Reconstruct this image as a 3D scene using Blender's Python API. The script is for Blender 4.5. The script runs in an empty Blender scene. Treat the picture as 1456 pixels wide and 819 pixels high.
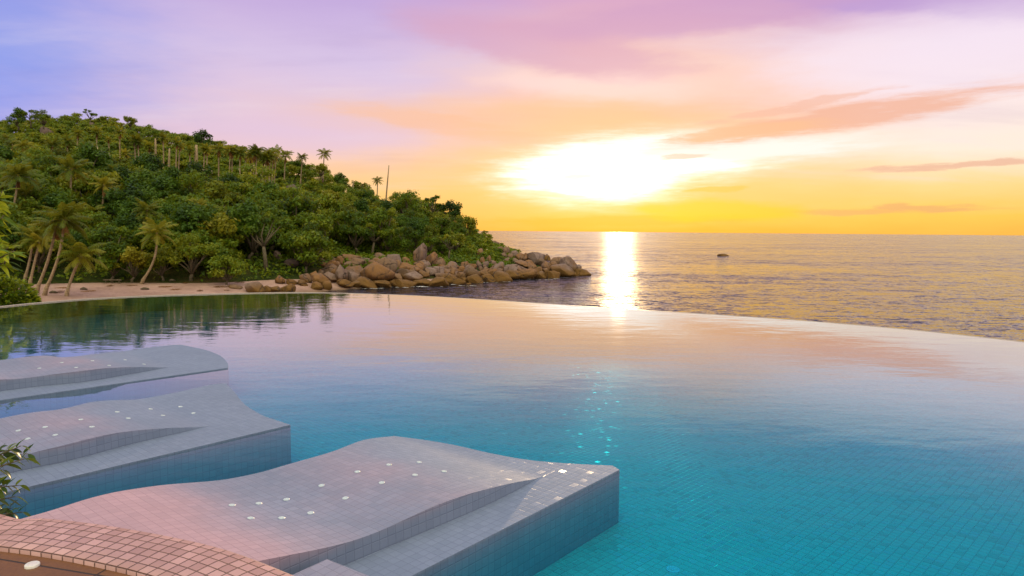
import bpy, bmesh, math, random
import numpy as np
from mathutils import Vector, Matrix, noise as mnoise
from mathutils.bvhtree import BVHTree

random.seed(7)
rng = np.random.default_rng(7)
C = bpy.context.scene
COL = C.collection
PI = math.pi
Z_EYE, Z_WATER, Z_STEP, Z_FLOOR, Z_COPE = 8.0, 6.20, 6.212, 5.80, 6.55

# ------------------------------------------------------------------ camera
F, PW, PH = 971.0, 1456, 819
pitch, roll = math.atan((409.5 - 328.4) / F), math.radians(0.5)
FWD = Vector((0, math.cos(pitch), -math.sin(pitch)))
_r0 = Vector((1, 0, 0)); _u0 = _r0.cross(FWD)
RIGHT = _r0 * math.cos(roll) + _u0 * math.sin(roll)
UP = RIGHT.cross(FWD)
EYE = Vector((0, 0, Z_EYE))
cam_d = bpy.data.cameras.new('camera'); cam = bpy.data.objects.new('camera', cam_d); COL.objects.link(cam)
cam_d.sensor_width = 36; cam_d.lens = F / PW * 36; cam_d.clip_start = 0.05; cam_d.clip_end = 90000
m = Matrix((RIGHT, UP, -FWD)).transposed().to_4x4(); m.translation = EYE
cam.matrix_world = m
C.camera = cam

def ray(px, py):
    return FWD + RIGHT * ((px - 728) / F) - UP * ((py - 409.5) / F)
def at_z(px, py, z):
    d = ray(px, py); return EYE + d * ((z - EYE.z) / d.z)
def at_y(px, py, Y):
    d = ray(px, py); return EYE + d * (Y / d.y)
def proj(p):
    v = Vector(p) - EYE; z = v.dot(FWD)
    return 728 + F * v.dot(RIGHT) / z, 409.5 - F * v.dot(UP) / z

# ------------------------------------------------------------------ object helpers
def mesh(name, V, Fc, mat=None, smooth=False, tint=None, uv=None):
    me = bpy.data.meshes.new(name)
    V = np.asarray(V, dtype=np.float32).reshape(-1, 3)
    if isinstance(Fc, np.ndarray):
        n, k = Fc.shape
        me.vertices.add(len(V)); me.vertices.foreach_set('co', V.ravel())
        me.loops.add(n * k); me.loops.foreach_set('vertex_index', Fc.astype(np.int32).ravel())
        me.polygons.add(n); me.polygons.foreach_set('loop_start', np.arange(0, n * k, k, dtype=np.int32))
        me.update(calc_edges=True)
    else:
        me.from_pydata([tuple(map(float, v)) for v in V], [], Fc); me.update()
    if smooth: me.polygons.foreach_set('use_smooth', [True] * len(me.polygons))
    if tint is not None:
        a = me.attributes.new('tint', 'FLOAT', 'POINT'); a.data.foreach_set('value', np.asarray(tint, dtype=np.float32))
    if uv is not None:
        l = me.uv_layers.new(name='uv'); idx = np.zeros(len(me.loops), dtype=np.int32); me.loops.foreach_get('vertex_index', idx)
        l.data.foreach_set('uv', np.asarray(uv, dtype=np.float32)[idx].ravel())
    if mat: me.materials.append(mat)
    return me
def link(name, me, parent=None, loc=None):
    o = bpy.data.objects.new(name, me); COL.objects.link(o)
    if parent: o.parent = parent
    if loc is not None: o.location = loc
    return o
def tag(o, label=None, cat=None, group=None, kind=None):
    if label: o['label'] = label
    if cat: o['category'] = cat
    if group: o['group'] = group
    if kind: o['kind'] = kind
    return o
def empty(name, loc, label, cat, group=None):
    o = bpy.data.objects.new(name, None); COL.objects.link(o); o.location = loc
    o.empty_display_size = .2
    return tag(o, label, cat, group)

def tube(pts, rad, n=7, cap=True):
    """tapered tube along pts -> V, F"""
    pts = [Vector(p) for p in pts]; V = []; Fc = []
    for i, p in enumerate(pts):
        t = (pts[min(i + 1, len(pts) - 1)] - pts[max(i - 1, 0)]).normalized()
        a = t.cross(Vector((0.31, 0.9, 0.17))).normalized(); b = t.cross(a)
        for k in range(n):
            th = 2 * PI * k / n
            V.append(p + (a * math.cos(th) + b * math.sin(th)) * rad[i])
    for i in range(len(pts) - 1):
        for k in range(n):
            k2 = (k + 1) % n
            Fc.append((i * n + k, i * n + k2, (i + 1) * n + k2, (i + 1) * n + k))
    if cap:
        Fc.append(tuple(range((len(pts) - 1) * n, len(pts) * n))); Fc.append(tuple(reversed(range(n))))
    return V, Fc
def join(parts):
    V, Fc = [], []
    for v, f in parts:
        o = len(V); V += list(v); Fc += [tuple(i + o for i in q) for q in f]
    return V, Fc
def catmull(P, n):
    P = np.asarray(P, float); m_ = len(P); out = []
    for i in range(n):
        t = i / (n - 1) * (m_ - 1); k = min(int(t), m_ - 2); f = t - k
        p0, p1, p2, p3 = P[max(k - 1, 0)], P[k], P[k + 1], P[min(k + 2, m_ - 1)]
        out.append(0.5 * ((2 * p1) + (-p0 + p2) * f + (2 * p0 - 5 * p1 + 4 * p2 - p3) * f * f + (-p0 + 3 * p1 - 3 * p2 + p3) * f ** 3))
    return np.array(out)
def resample(P, n):
    P = np.asarray(P, float); d = np.r_[0, np.cumsum(np.linalg.norm(np.diff(P, axis=0), axis=1))]
    t = np.linspace(0, d[-1], n)
    return np.stack([np.interp(t, d, P[:, i]) for i in range(P.shape[1])], 1)

# ------------------------------------------------------------------ material helpers
def lin(c):
    return tuple(((v / 255) / 12.92 if v / 255 <= .04045 else ((v / 255 + .055) / 1.055) ** 2.4) for v in c)
class NT:
    def __init__(s, nt): s.t = nt; s.n = nt.nodes; s.l = nt.links
    def new(s, ty, **kw):
        n = s.n.new(ty)
        for k, v in kw.items(): setattr(n, k, v)
        return n
    def put(s, sock, v):
        if isinstance(v, bpy.types.NodeSocket): s.l.new(v, sock)
        elif v is not None:
            if hasattr(sock, 'default_value') and not isinstance(v, (int, float)) and len(v) == 3 and sock.type == 'RGBA': v = (*v, 1)
            sock.default_value = v
    def m(s, op, a, b=None, c=None, clamp=False):
        n = s.new('ShaderNodeMath', operation=op, use_clamp=clamp)
        for i, v in enumerate((a, b, c)): s.put(n.inputs[i], v) if v is not None else None
        return n.outputs[0]
    def vm(s, op, a, b=None, scale=None):
        n = s.new('ShaderNodeVectorMath', operation=op)
        s.put(n.inputs[0], a)
        if b is not None: s.put(n.inputs[1], b)
        if scale is not None: s.put(n.inputs['Scale'], scale)
        return n.outputs[1] if op in ('LENGTH', 'DOT_PRODUCT') else n.outputs[0]
    def mix(s, f, a, b, blend='MIX'):
        n = s.new('ShaderNodeMix', data_type='RGBA', blend_type=blend)
        s.put(n.inputs[0], f); s.put(n.inputs[6], a); s.put(n.inputs[7], b)
        return n.outputs[2]
    def ramp(s, f, stops, interp='LINEAR'):
        n = s.new('ShaderNodeValToRGB'); cr = n.color_ramp; cr.interpolation = interp
        while len(cr.elements) < len(stops): cr.elements.new(0.5)
        for e, (p, c) in zip(cr.elements, stops):
            e.position = p; e.color = (*c, 1) if not isinstance(c, (int, float)) else (c, c, c, 1)
        s.put(n.inputs[0], f); return n.outputs[0]
    def mr(s, v, a, b, c=0., d=1., smooth=True):
        n = s.new('ShaderNodeMapRange', interpolation_type='SMOOTHSTEP' if smooth else 'LINEAR')
        for k, x in zip(('Value', 'From Min', 'From Max', 'To Min', 'To Max'), (v, a, b, c, d)): s.put(n.inputs[k], x)
        return n.outputs[0]
    def noise(s, vec, scale, detail=4, rough=.55, w=None):
        n = s.new('ShaderNodeTexNoise'); s.put(n.inputs['Vector'], vec) if vec is not None else None
        n.inputs['Scale'].default_value = scale; n.inputs['Detail'].default_value = detail; n.inputs['Roughness'].default_value = rough
        return n
    def comb(s, x, y, z=0.):
        n = s.new('ShaderNodeCombineXYZ')
        for i, v in enumerate((x, y, z)): s.put(n.inputs[i], v)
        return n.outputs[0]
    def sep(s, v):
        n = s.new('ShaderNodeSeparateXYZ'); s.put(n.inputs[0], v); return n.outputs
def material(name):
    mt = bpy.data.materials.new(name); mt.use_nodes = True; nt = NT(mt.node_tree); nt.n.clear()
    out = nt.new('ShaderNodeOutputMaterial'); return mt, nt, out
def princ(nt, **kw):
    p = nt.new('ShaderNodeBsdfPrincipled')
    for k, v in kw.items(): nt.put(p.inputs[k.replace('_', ' ')], v)
    return p

def mat_foliage(name, stops, trans=.35, tcol=(.16, .17, .015), rough=.5, patch=.25):
    mt, nt, out = material(name)
    a = nt.new('ShaderNodeAttribute', attribute_name='tint').outputs['Fac']
    oi = nt.new('ShaderNodeObjectInfo').outputs['Random']
    pos = nt.new('ShaderNodeNewGeometry').outputs['Position']
    nz = nt.noise(pos, .12, 3).outputs['Fac']
    t = nt.m('ADD', a, nt.m('MULTIPLY', nt.m('SUBTRACT', oi, .5), .55))
    t = nt.m('ADD', t, nt.m('MULTIPLY', nt.m('SUBTRACT', nz, .5), patch * 2))
    col = nt.ramp(t, stops)
    p = princ(nt, Base_Color=col, Roughness=rough, Specular_IOR_Level=.25)
    tr = nt.new('ShaderNodeBsdfTranslucent'); nt.put(tr.inputs[0], nt.mix(.5, col, tcol))
    mx = nt.new('ShaderNodeMixShader'); mx.inputs[0].default_value = trans
    nt.l.new(p.outputs[0], mx.inputs[1]); nt.l.new(tr.outputs[0], mx.inputs[2]); nt.l.new(mx.outputs[0], out.inputs[0])
    return mt
FOL = mat_foliage('broadleaf_foliage', [(0, (.008, .026, .002)), (.3, (.045, .098, .004)), (.6, (.11, .178, .006)), (1, (.29, .28, .012))], .42, (.30, .26, .012))
FOL_OLIVE = mat_foliage('olive_foliage', [(0, (.018, .026, .003)), (.35, (.06, .092, .005)), (.65, (.14, .175, .008)), (1, (.30, .26, .015))], .42, (.34, .26, .012))
FOL_DEEP = mat_foliage('deep_green_foliage', [(0, (.004, .018, .003)), (.35, (.024, .066, .005)), (.7, (.07, .14, .008)), (1, (.14, .19, .012))], .38, (.18, .22, .012))
PALM = mat_foliage('palm_fronds', [(0, (.025, .055, .004)), (.45, (.09, .14, .010)), (.75, (.21, .21, .014)), (1, (.40, .31, .03))], .45, (.38, .28, .02))
DEADF = mat_foliage('dead_fronds', [(0, (.08, .035, .008)), (.5, (.20, .09, .02)), (1, (.34, .17, .04))], .3, (.3, .14, .03))
BUSH = mat_foliage('bush_leaves', [(0, (.03, .075, .005)), (.5, (.11, .20, .012)), (1, (.36, .38, .02))], .45, (.4, .42, .02), .4)
DARKLEAF = mat_foliage('dark_glossy_leaves', [(0, (.010, .03, .008)), (.5, (.03, .075, .012)), (1, (.15, .19, .03))], .35, (.2, .26, .03), .3)

def mat_bark(name, c1, c2):
    mt, nt, out = material(name)
    tc = nt.new('ShaderNodeNewGeometry').outputs['Position']
    n = nt.noise(nt.vm('MULTIPLY', tc, (4, 4, 1.4)), 1.5, 6, .7)
    ring = nt.new('ShaderNodeTexWave', wave_type='BANDS', bands_direction='Z'); nt.put(ring.inputs['Vector'], tc)
    ring.inputs['Scale'].default_value = 1.2; ring.inputs['Distortion'].default_value = 3
    f = nt.m('ADD', nt.m('MULTIPLY', n.outputs['Fac'], .8), nt.m('MULTIPLY', ring.outputs['Fac'], .07))
    col = nt.ramp(f, [(.25, c1), (.75, c2)])
    b = nt.new('ShaderNodeBump'); b.inputs['Strength'].default_value = .6; b.inputs['Distance'].default_value = .03; nt.l.new(f, b.inputs['Height'])
    p = princ(nt, Base_Color=col, Roughness=.9); nt.l.new(b.outputs[0], p.inputs['Normal']); nt.l.new(p.outputs[0], out.inputs[0])
    return mt
BARK = mat_bark('grey_bark', (.04, .03, .018), (.20, .15, .09))
PBARK = mat_bark('palm_bark', (.14, .09, .05), (.50, .36, .22))

def mat_rock():
    mt, nt, out = material('weathered_granite')
    g = nt.new('ShaderNodeNewGeometry'); pos = g.outputs['Position']
    oi = nt.new('ShaderNodeObjectInfo').outputs['Random']
    shift = nt.vm('ADD', pos, nt.comb(nt.m('MULTIPLY', oi, 50), 0, 0))
    big = nt.noise(shift, .28, 4, .6).outputs['Fac']; med = nt.noise(shift, 1.6, 7, .7).outputs['Fac']
    streak = nt.noise(nt.vm('MULTIPLY', shift, (1.4, 1.4, .16)), 1.3, 5, .65).outputs['Fac']
    f = nt.m('ADD', nt.m('MULTIPLY', nt.m('ADD', big, nt.m('MULTIPLY', oi, .9)), .45), nt.m('MULTIPLY', med, .28))
    col = nt.ramp(f, [(.25, (.10, .065, .05)), (.42, (.175, .105, .068)), (.58, (.20, .095, .034)), (.72, (.18, .115, .095)), (.85, (.23, .165, .155))])
    col = nt.mix(nt.mr(streak, .52, .70), col, (.075, .05, .04))
    col = nt.mix(nt.mr(med, .62, .78, 0, .7), col, (.13, .085, .05))
    z = nt.sep(pos)[2]; zz = nt.m('ADD', z, nt.m('MULTIPLY', nt.m('SUBTRACT', big, .5), 2.0))
    col = nt.mix(nt.mr(zz, .7, 1.9, 1, 0), col, nt.mix(med, (.045, .026, .010), (.22, .105, .02)))   # tide line of weed and wet stone
    b = nt.new('ShaderNodeBump'); b.inputs['Strength'].default_value = .8; b.inputs['Distance'].default_value = .18
    crack = nt.new('ShaderNodeTexVoronoi', feature='DISTANCE_TO_EDGE'); crack.inputs['Scale'].default_value = .22
    nt.put(crack.inputs['Vector'], nt.vm('ADD', shift, nt.vm('SCALE', nt.noise(shift, .7, 3).outputs['Color'], scale=1.5)))
    cr = nt.m('MAXIMUM', nt.mr(crack.outputs['Distance'], 0, .02), nt.mr(big, .54, .62))
    col = nt.mix(nt.m('SUBTRACT', 1, cr), col, (.05, .03, .02))
    nt.l.new(nt.m('ADD', nt.m('ADD', med, nt.m('MULTIPLY', streak, .6)), nt.m('MULTIPLY', cr, .5)), b.inputs['Height'])
    p = princ(nt, Base_Color=col, Roughness=.85, Specular_IOR_Level=.3); nt.l.new(b.outputs[0], p.inputs['Normal']); nt.l.new(p.outputs[0], out.inputs[0])
    return mt
ROCK = mat_rock()

def mat_sand():
    mt, nt, out = material('beach_sand'); pos = nt.new('ShaderNodeNewGeometry').outputs['Position']
    a = nt.noise(pos, .25, 4).outputs['Fac']; b_ = nt.noise(pos, 3.0, 5, .7).outputs['Fac']
    col = nt.ramp(nt.m('ADD', nt.m('MULTIPLY', a, .6), nt.m('MULTIPLY', b_, .4)), [(.3, (.26, .155, .125)), (.55, (.44, .275, .235)), (.8, (.52, .345, .30))])
    z = nt.sep(pos)[2]
    col = nt.mix(nt.mr(nt.m('ADD', z, nt.m('MULTIPLY', a, .5)), .25, .75, 1, 0), col, (.24, .15, .10))
    bp = nt.new('ShaderNodeBump'); bp.inputs['Strength'].default_value = .9; bp.inputs['Distance'].default_value = .45
    nt.l.new(nt.noise(pos, 1.9, 6, .7).outputs['Fac'], bp.inputs['Height'])
    p = princ(nt, Base_Color=col, Roughness=.95, Specular_IOR_Level=.2); nt.l.new(bp.outputs[0], p.inputs['Normal']); nt.l.new(p.outputs[0], out.inputs[0]); return mt
SAND = mat_sand()
def mat_soil():
    mt, nt, out = material('hill_soil_and_scrub'); pos = nt.new('ShaderNodeNewGeometry').outputs['Position']
    a = nt.noise(pos, .15, 5, .65).outputs['Fac']; b_ = nt.noise(pos, 2.0, 6, .7).outputs['Fac']
    col = nt.ramp(nt.m('ADD', nt.m('MULTIPLY', a, .6), nt.m('MULTIPLY', b_, .4)), [(.3, (.012, .022, .004)), (.5, (.035, .05, .009)), (.64, (.09, .055, .02)), (.75, (.06, .07, .012))])
    bp = nt.new('ShaderNodeBump'); bp.inputs['Strength'].default_value = 1; bp.inputs['Distance'].default_value = .6; nt.l.new(b_, bp.inputs['Height'])
    p = princ(nt, Base_Color=col, Roughness=1, Specular_IOR_Level=.1); nt.l.new(bp.outputs[0], p.inputs['Normal']); nt.l.new(p.outputs[0], out.inputs[0]); return mt
SOIL = mat_soil()

def mat_tile(name, size, c1, c2, grout, mortar=.06, glint=0., rough=.35, tilt=.06, rot=0., bumpd=.002, blotch=.25, spec=.5, wet=None):
    """square glazed mosaic laid on the uv map (uv in metres); each tile sits at its own slight tilt"""
    mt, nt, out = material(name)
    uv = nt.new('ShaderNodeUVMap', uv_map='uv').outputs[0]
    u, v, _ = nt.sep(nt.vm('MULTIPLY', uv, (1 / size[0], 1 / size[1], 0)))
    cell = nt.comb(nt.m('FLOOR', u), nt.m('FLOOR', v))
    wn = nt.new('ShaderNodeTexWhiteNoise', noise_dimensions='2D'); nt.put(wn.inputs['Vector'], cell)
    fu, fv = nt.m('FRACT', u), nt.m('FRACT', v)
    eu = nt.m('MINIMUM', fu, nt.m('SUBTRACT', 1, fu)); ev = nt.m('MINIMUM', fv, nt.m('SUBTRACT', 1, fv))
    e = nt.m('MINIMUM', eu, ev)
    tile = nt.mr(e, mortar * .5, mortar)
    big = nt.noise(uv, 1.1, 4).outputs['Fac']
    col = nt.mix(wn.outputs['Value'], c1, c2)
    col = nt.mix(nt.mr(big, .35, .7, 0, blotch), col, tuple(x * .72 for x in c1))
    col = nt.mix(tile, grout, col)
    if wet:      # tiles splashed wet near the water, sky-blue reflection painted in; dry and paler above
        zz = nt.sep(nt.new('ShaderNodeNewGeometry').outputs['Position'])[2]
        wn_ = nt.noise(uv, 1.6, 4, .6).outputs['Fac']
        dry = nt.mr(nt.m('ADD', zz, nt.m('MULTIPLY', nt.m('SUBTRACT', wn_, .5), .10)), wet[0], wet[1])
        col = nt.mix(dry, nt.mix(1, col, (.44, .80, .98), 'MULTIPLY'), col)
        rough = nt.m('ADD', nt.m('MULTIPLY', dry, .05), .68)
    bp = nt.new('ShaderNodeBump'); bp.inputs['Strength'].default_value = 1.; bp.inputs['Distance'].default_value = bumpd
    nt.l.new(nt.mr(e, 0, mortar * 2), bp.inputs['Height'])
    off = nt.vm('SCALE', nt.vm('SUBTRACT', wn.outputs['Color'], (.5, .5, .5)), scale=tilt)
    off = nt.vm('MULTIPLY', off, (1, 1, 0))
    nrm = nt.vm('NORMALIZE', nt.vm('ADD', bp.outputs[0], off))
    p = princ(nt, Base_Color=col, Roughness=rough, Specular_IOR_Level=spec); nt.l.new(nrm, p.inputs['Normal'])
    res = p.outputs[0]
    if glint:
        g = nt.new('ShaderNodeBsdfGlossy'); g.inputs['Roughness'].default_value = .16
        off2 = nt.vm('MULTIPLY', nt.vm('SCALE', nt.vm('SUBTRACT', wn.outputs['Color'], (.5, .5, .5)), scale=.42), (1, 1, 0))
        nt.l.new(nt.vm('NORMALIZE', nt.vm('ADD', bp.outputs[0], off2)), g.inputs['Normal'])
        mx = nt.new('ShaderNodeMixShader'); nt.put(mx.inputs[0], nt.m('MULTIPLY', tile, nt.mr(wn.outputs['Value'], .55, .6, 0, glint)))
        nt.l.new(res, mx.inputs[1]); nt.l.new(g.outputs[0], mx.inputs[2]); res = mx.outputs[0]
    nt.l.new(res, out.inputs[0]); return mt
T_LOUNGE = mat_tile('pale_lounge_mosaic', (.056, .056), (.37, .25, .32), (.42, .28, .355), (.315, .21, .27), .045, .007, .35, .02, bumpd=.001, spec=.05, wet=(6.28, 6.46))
T_FLOOR = mat_tile('blue_floor_mosaic', (.058, .058), (.008, .29, .39), (.009, .30, .405), (.004, .225, .31), .06, .18, .3, .015)
T_WALL = mat_tile('blue_wall_mosaic', (.058, .058), (.12, .34, .40), (.16, .40, .46), (.05, .18, .22), .06, 0, .3, .04)
T_COPE = mat_tile('pink_coping_tile', (.066, .0545), (.35, .19, .18), (.49, .285, .285), (.085, .038, .018), .04, 0, .42, .08, bumpd=.006, blotch=.35)

def mat_plain(name, col, rough=.4, metal=0., bump=0., scale=60):
    mt, nt, out = material(name); pos = nt.new('ShaderNodeTexCoord').outputs['Object']
    n = nt.noise(pos, scale, 4).outputs['Fac']
    p = princ(nt, Base_Color=nt.mix(n, tuple(c * .85 for c in col), tuple(min(1, c * 1.1) for c in col)), Roughness=rough, Metallic=metal)
    if bump:
        b = nt.new('ShaderNodeBump'); b.inputs['Distance'].default_value = bump; nt.l.new(n, b.inputs['Height']); nt.l.new(b.outputs[0], p.inputs['Normal'])
    nt.l.new(p.outputs[0], out.inputs[0]); return mt
WHITE = mat_plain('white_enamel', (.60, .57, .57), .35)
JETM = mat_plain('jet_white_plastic', (.46, .53, .60), .3)
DARK = mat_plain('dark_recess', (.05, .06, .07), .6)
BLUEP = mat_plain('pale_blue_plastic', (.12, .36, .62), .4)
PLASTER = mat_plain('edge_render', (.34, .27, .20), .7, 0, .004, 12)

def mat_deck():
    mt, nt, out = material('brown_stone_paving'); uv = nt.new('ShaderNodeNewGeometry').outputs['Position']
    q = nt.vm('MULTIPLY', uv, (1, 1, 0))
    n1 = nt.noise(q, 2.0, 5, .6).outputs['Fac']; n2 = nt.noise(q, 60, 5, .7).outputs['Fac']
    col = nt.ramp(nt.m('ADD', nt.m('MULTIPLY', n1, .5), nt.m('MULTIPLY', n2, .5)), [(.3, (.10, .036, .010)), (.7, (.19, .075, .022))])
    x, y, _ = nt.sep(q)
    u = nt.m('ADD', nt.m('MULTIPLY', x, .25), nt.m('MULTIPLY', y, .97)); w = nt.m('SUBTRACT', nt.m('MULTIPLY', x, .97), nt.m('MULTIPLY', y, .25))
    f1 = nt.m('FRACT', nt.m('MULTIPLY', u, 7.5)); f2 = nt.m('FRACT', nt.m('MULTIPLY', w, 1.25))
    j = nt.m('MINIMUM', nt.mr(nt.m('MINIMUM', f1, nt.m('SUBTRACT', 1, f1)), .02, .05), nt.mr(nt.m('MINIMUM', f2, nt.m('SUBTRACT', 1, f2)), .003, .008))
    col = nt.mix(j, (.02, .009, .004), col)
    b = nt.new('ShaderNodeBump'); b.inputs['Distance'].default_value = .004; nt.l.new(nt.m('ADD', j, nt.m('MULTIPLY', n2, .4)), b.inputs['Height'])
    p = princ(nt, Base_Color=col, Roughness=.6); nt.l.new(b.outputs[0], p.inputs['Normal']); nt.l.new(p.outputs[0], out.inputs[0]); return mt
DECK = mat_deck()

def mat_pool_water():
    mt, nt, out = material('pool_water')
    pos = nt.new('ShaderNodeNewGeometry').outputs['Position']
    w1 = nt.noise(nt.vm('MULTIPLY', pos, (1.0, 2.0, 0)), 1.1, 3, .5).outputs['Fac']
    w2 = nt.noise(nt.vm('MULTIPLY', pos, (3.5, 8.0, 0)), 1.3, 3, .5).outputs['Fac']
    b = nt.new('ShaderNodeBump'); b.inputs['Strength'].default_value = 1; b.inputs['Distance'].default_value = .0035
    nt.l.new(nt.m('ADD', w1, nt.m('MULTIPLY', w2, .16)), b.inputs['Height'])
    lw = nt.new('ShaderNodeLayerWeight'); nt.l.new(b.outputs[0], lw.inputs['Normal'])
    s = nt.m('SUBTRACT', 1, lw.outputs['Facing'])          # cosine to the surface normal
    fr = nt.ramp(s, [(0, 1.0), (.09, .95), (.15, .80), (.20, .52), (.24, .30), (.28, .15), (.32, .08), (.40, .045), (.6, .03), (1, .02)])
    tr = nt.new('ShaderNodeBsdfTransparent'); gl = nt.new('ShaderNodeBsdfGlossy'); gl.inputs['Roughness'].default_value = .02
    nt.l.new(b.outputs[0], gl.inputs['Normal'])
    mx = nt.new('ShaderNodeMixShader'); nt.l.new(fr, mx.inputs[0]); nt.l.new(tr.outputs[0], mx.inputs[1]); nt.l.new(gl.outputs[0], mx.inputs[2])
    nt.l.new(mx.outputs[0], out.inputs[0])
    va = nt.new('ShaderNodeVolumeAbsorption'); va.inputs['Color'].default_value = (.0, .93, .965, 1); va.inputs['Density'].default_value = 2.6
    nt.l.new(va.outputs[0], out.inputs['Volume'])
    return mt
WATER = mat_pool_water()

def mat_sea():
    mt, nt, out = material('sea_water')
    pos = nt.new('ShaderNodeNewGeometry').outputs['Position']
    q = nt.vm('MULTIPLY', pos, (1, 1, 0))
    def slope(sc, k, det=3):
        n = nt.noise(nt.vm('MULTIPLY', q, sc), 1, det, .55).outputs['Color']
        return nt.vm('MULTIPLY', nt.vm('SUBTRACT', n, (.5, .5, .5)), k)
    gust = nt.mr(nt.noise(nt.vm('MULTIPLY', q, (.16, .55, 0)), 1, 3, .6).outputs['Fac'], .32, .72, .25, 1.9, False)
    sl = nt.vm('ADD', slope((.45, 1.3, 0), (.38, .95, 0)), slope((1.6, 3.6, 1), (.28, 1.15, 0)))
    sl = nt.vm('SCALE', sl, scale=gust)
    sl = nt.vm('ADD', sl, nt.vm('ADD', slope((5, 9, 2), (.13, .8, 0)), slope((.05, .12, 0), (.08, .45, 0))))
    sl = nt.vm('ADD', sl, slope((.012, .03, 5), (.06, .35, 0)))
    nrm = nt.vm('NORMALIZE', nt.vm('ADD', sl, (0, 0, 1)))
    p = princ(nt, Base_Color=(.016, .018, .026), Roughness=.12, IOR=1.33, Specular_IOR_Level=.5)
    nt.l.new(nrm, p.inputs['Normal']); nt.l.new(p.outputs[0], out.inputs[0]); return mt
SEA = mat_sea()

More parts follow.
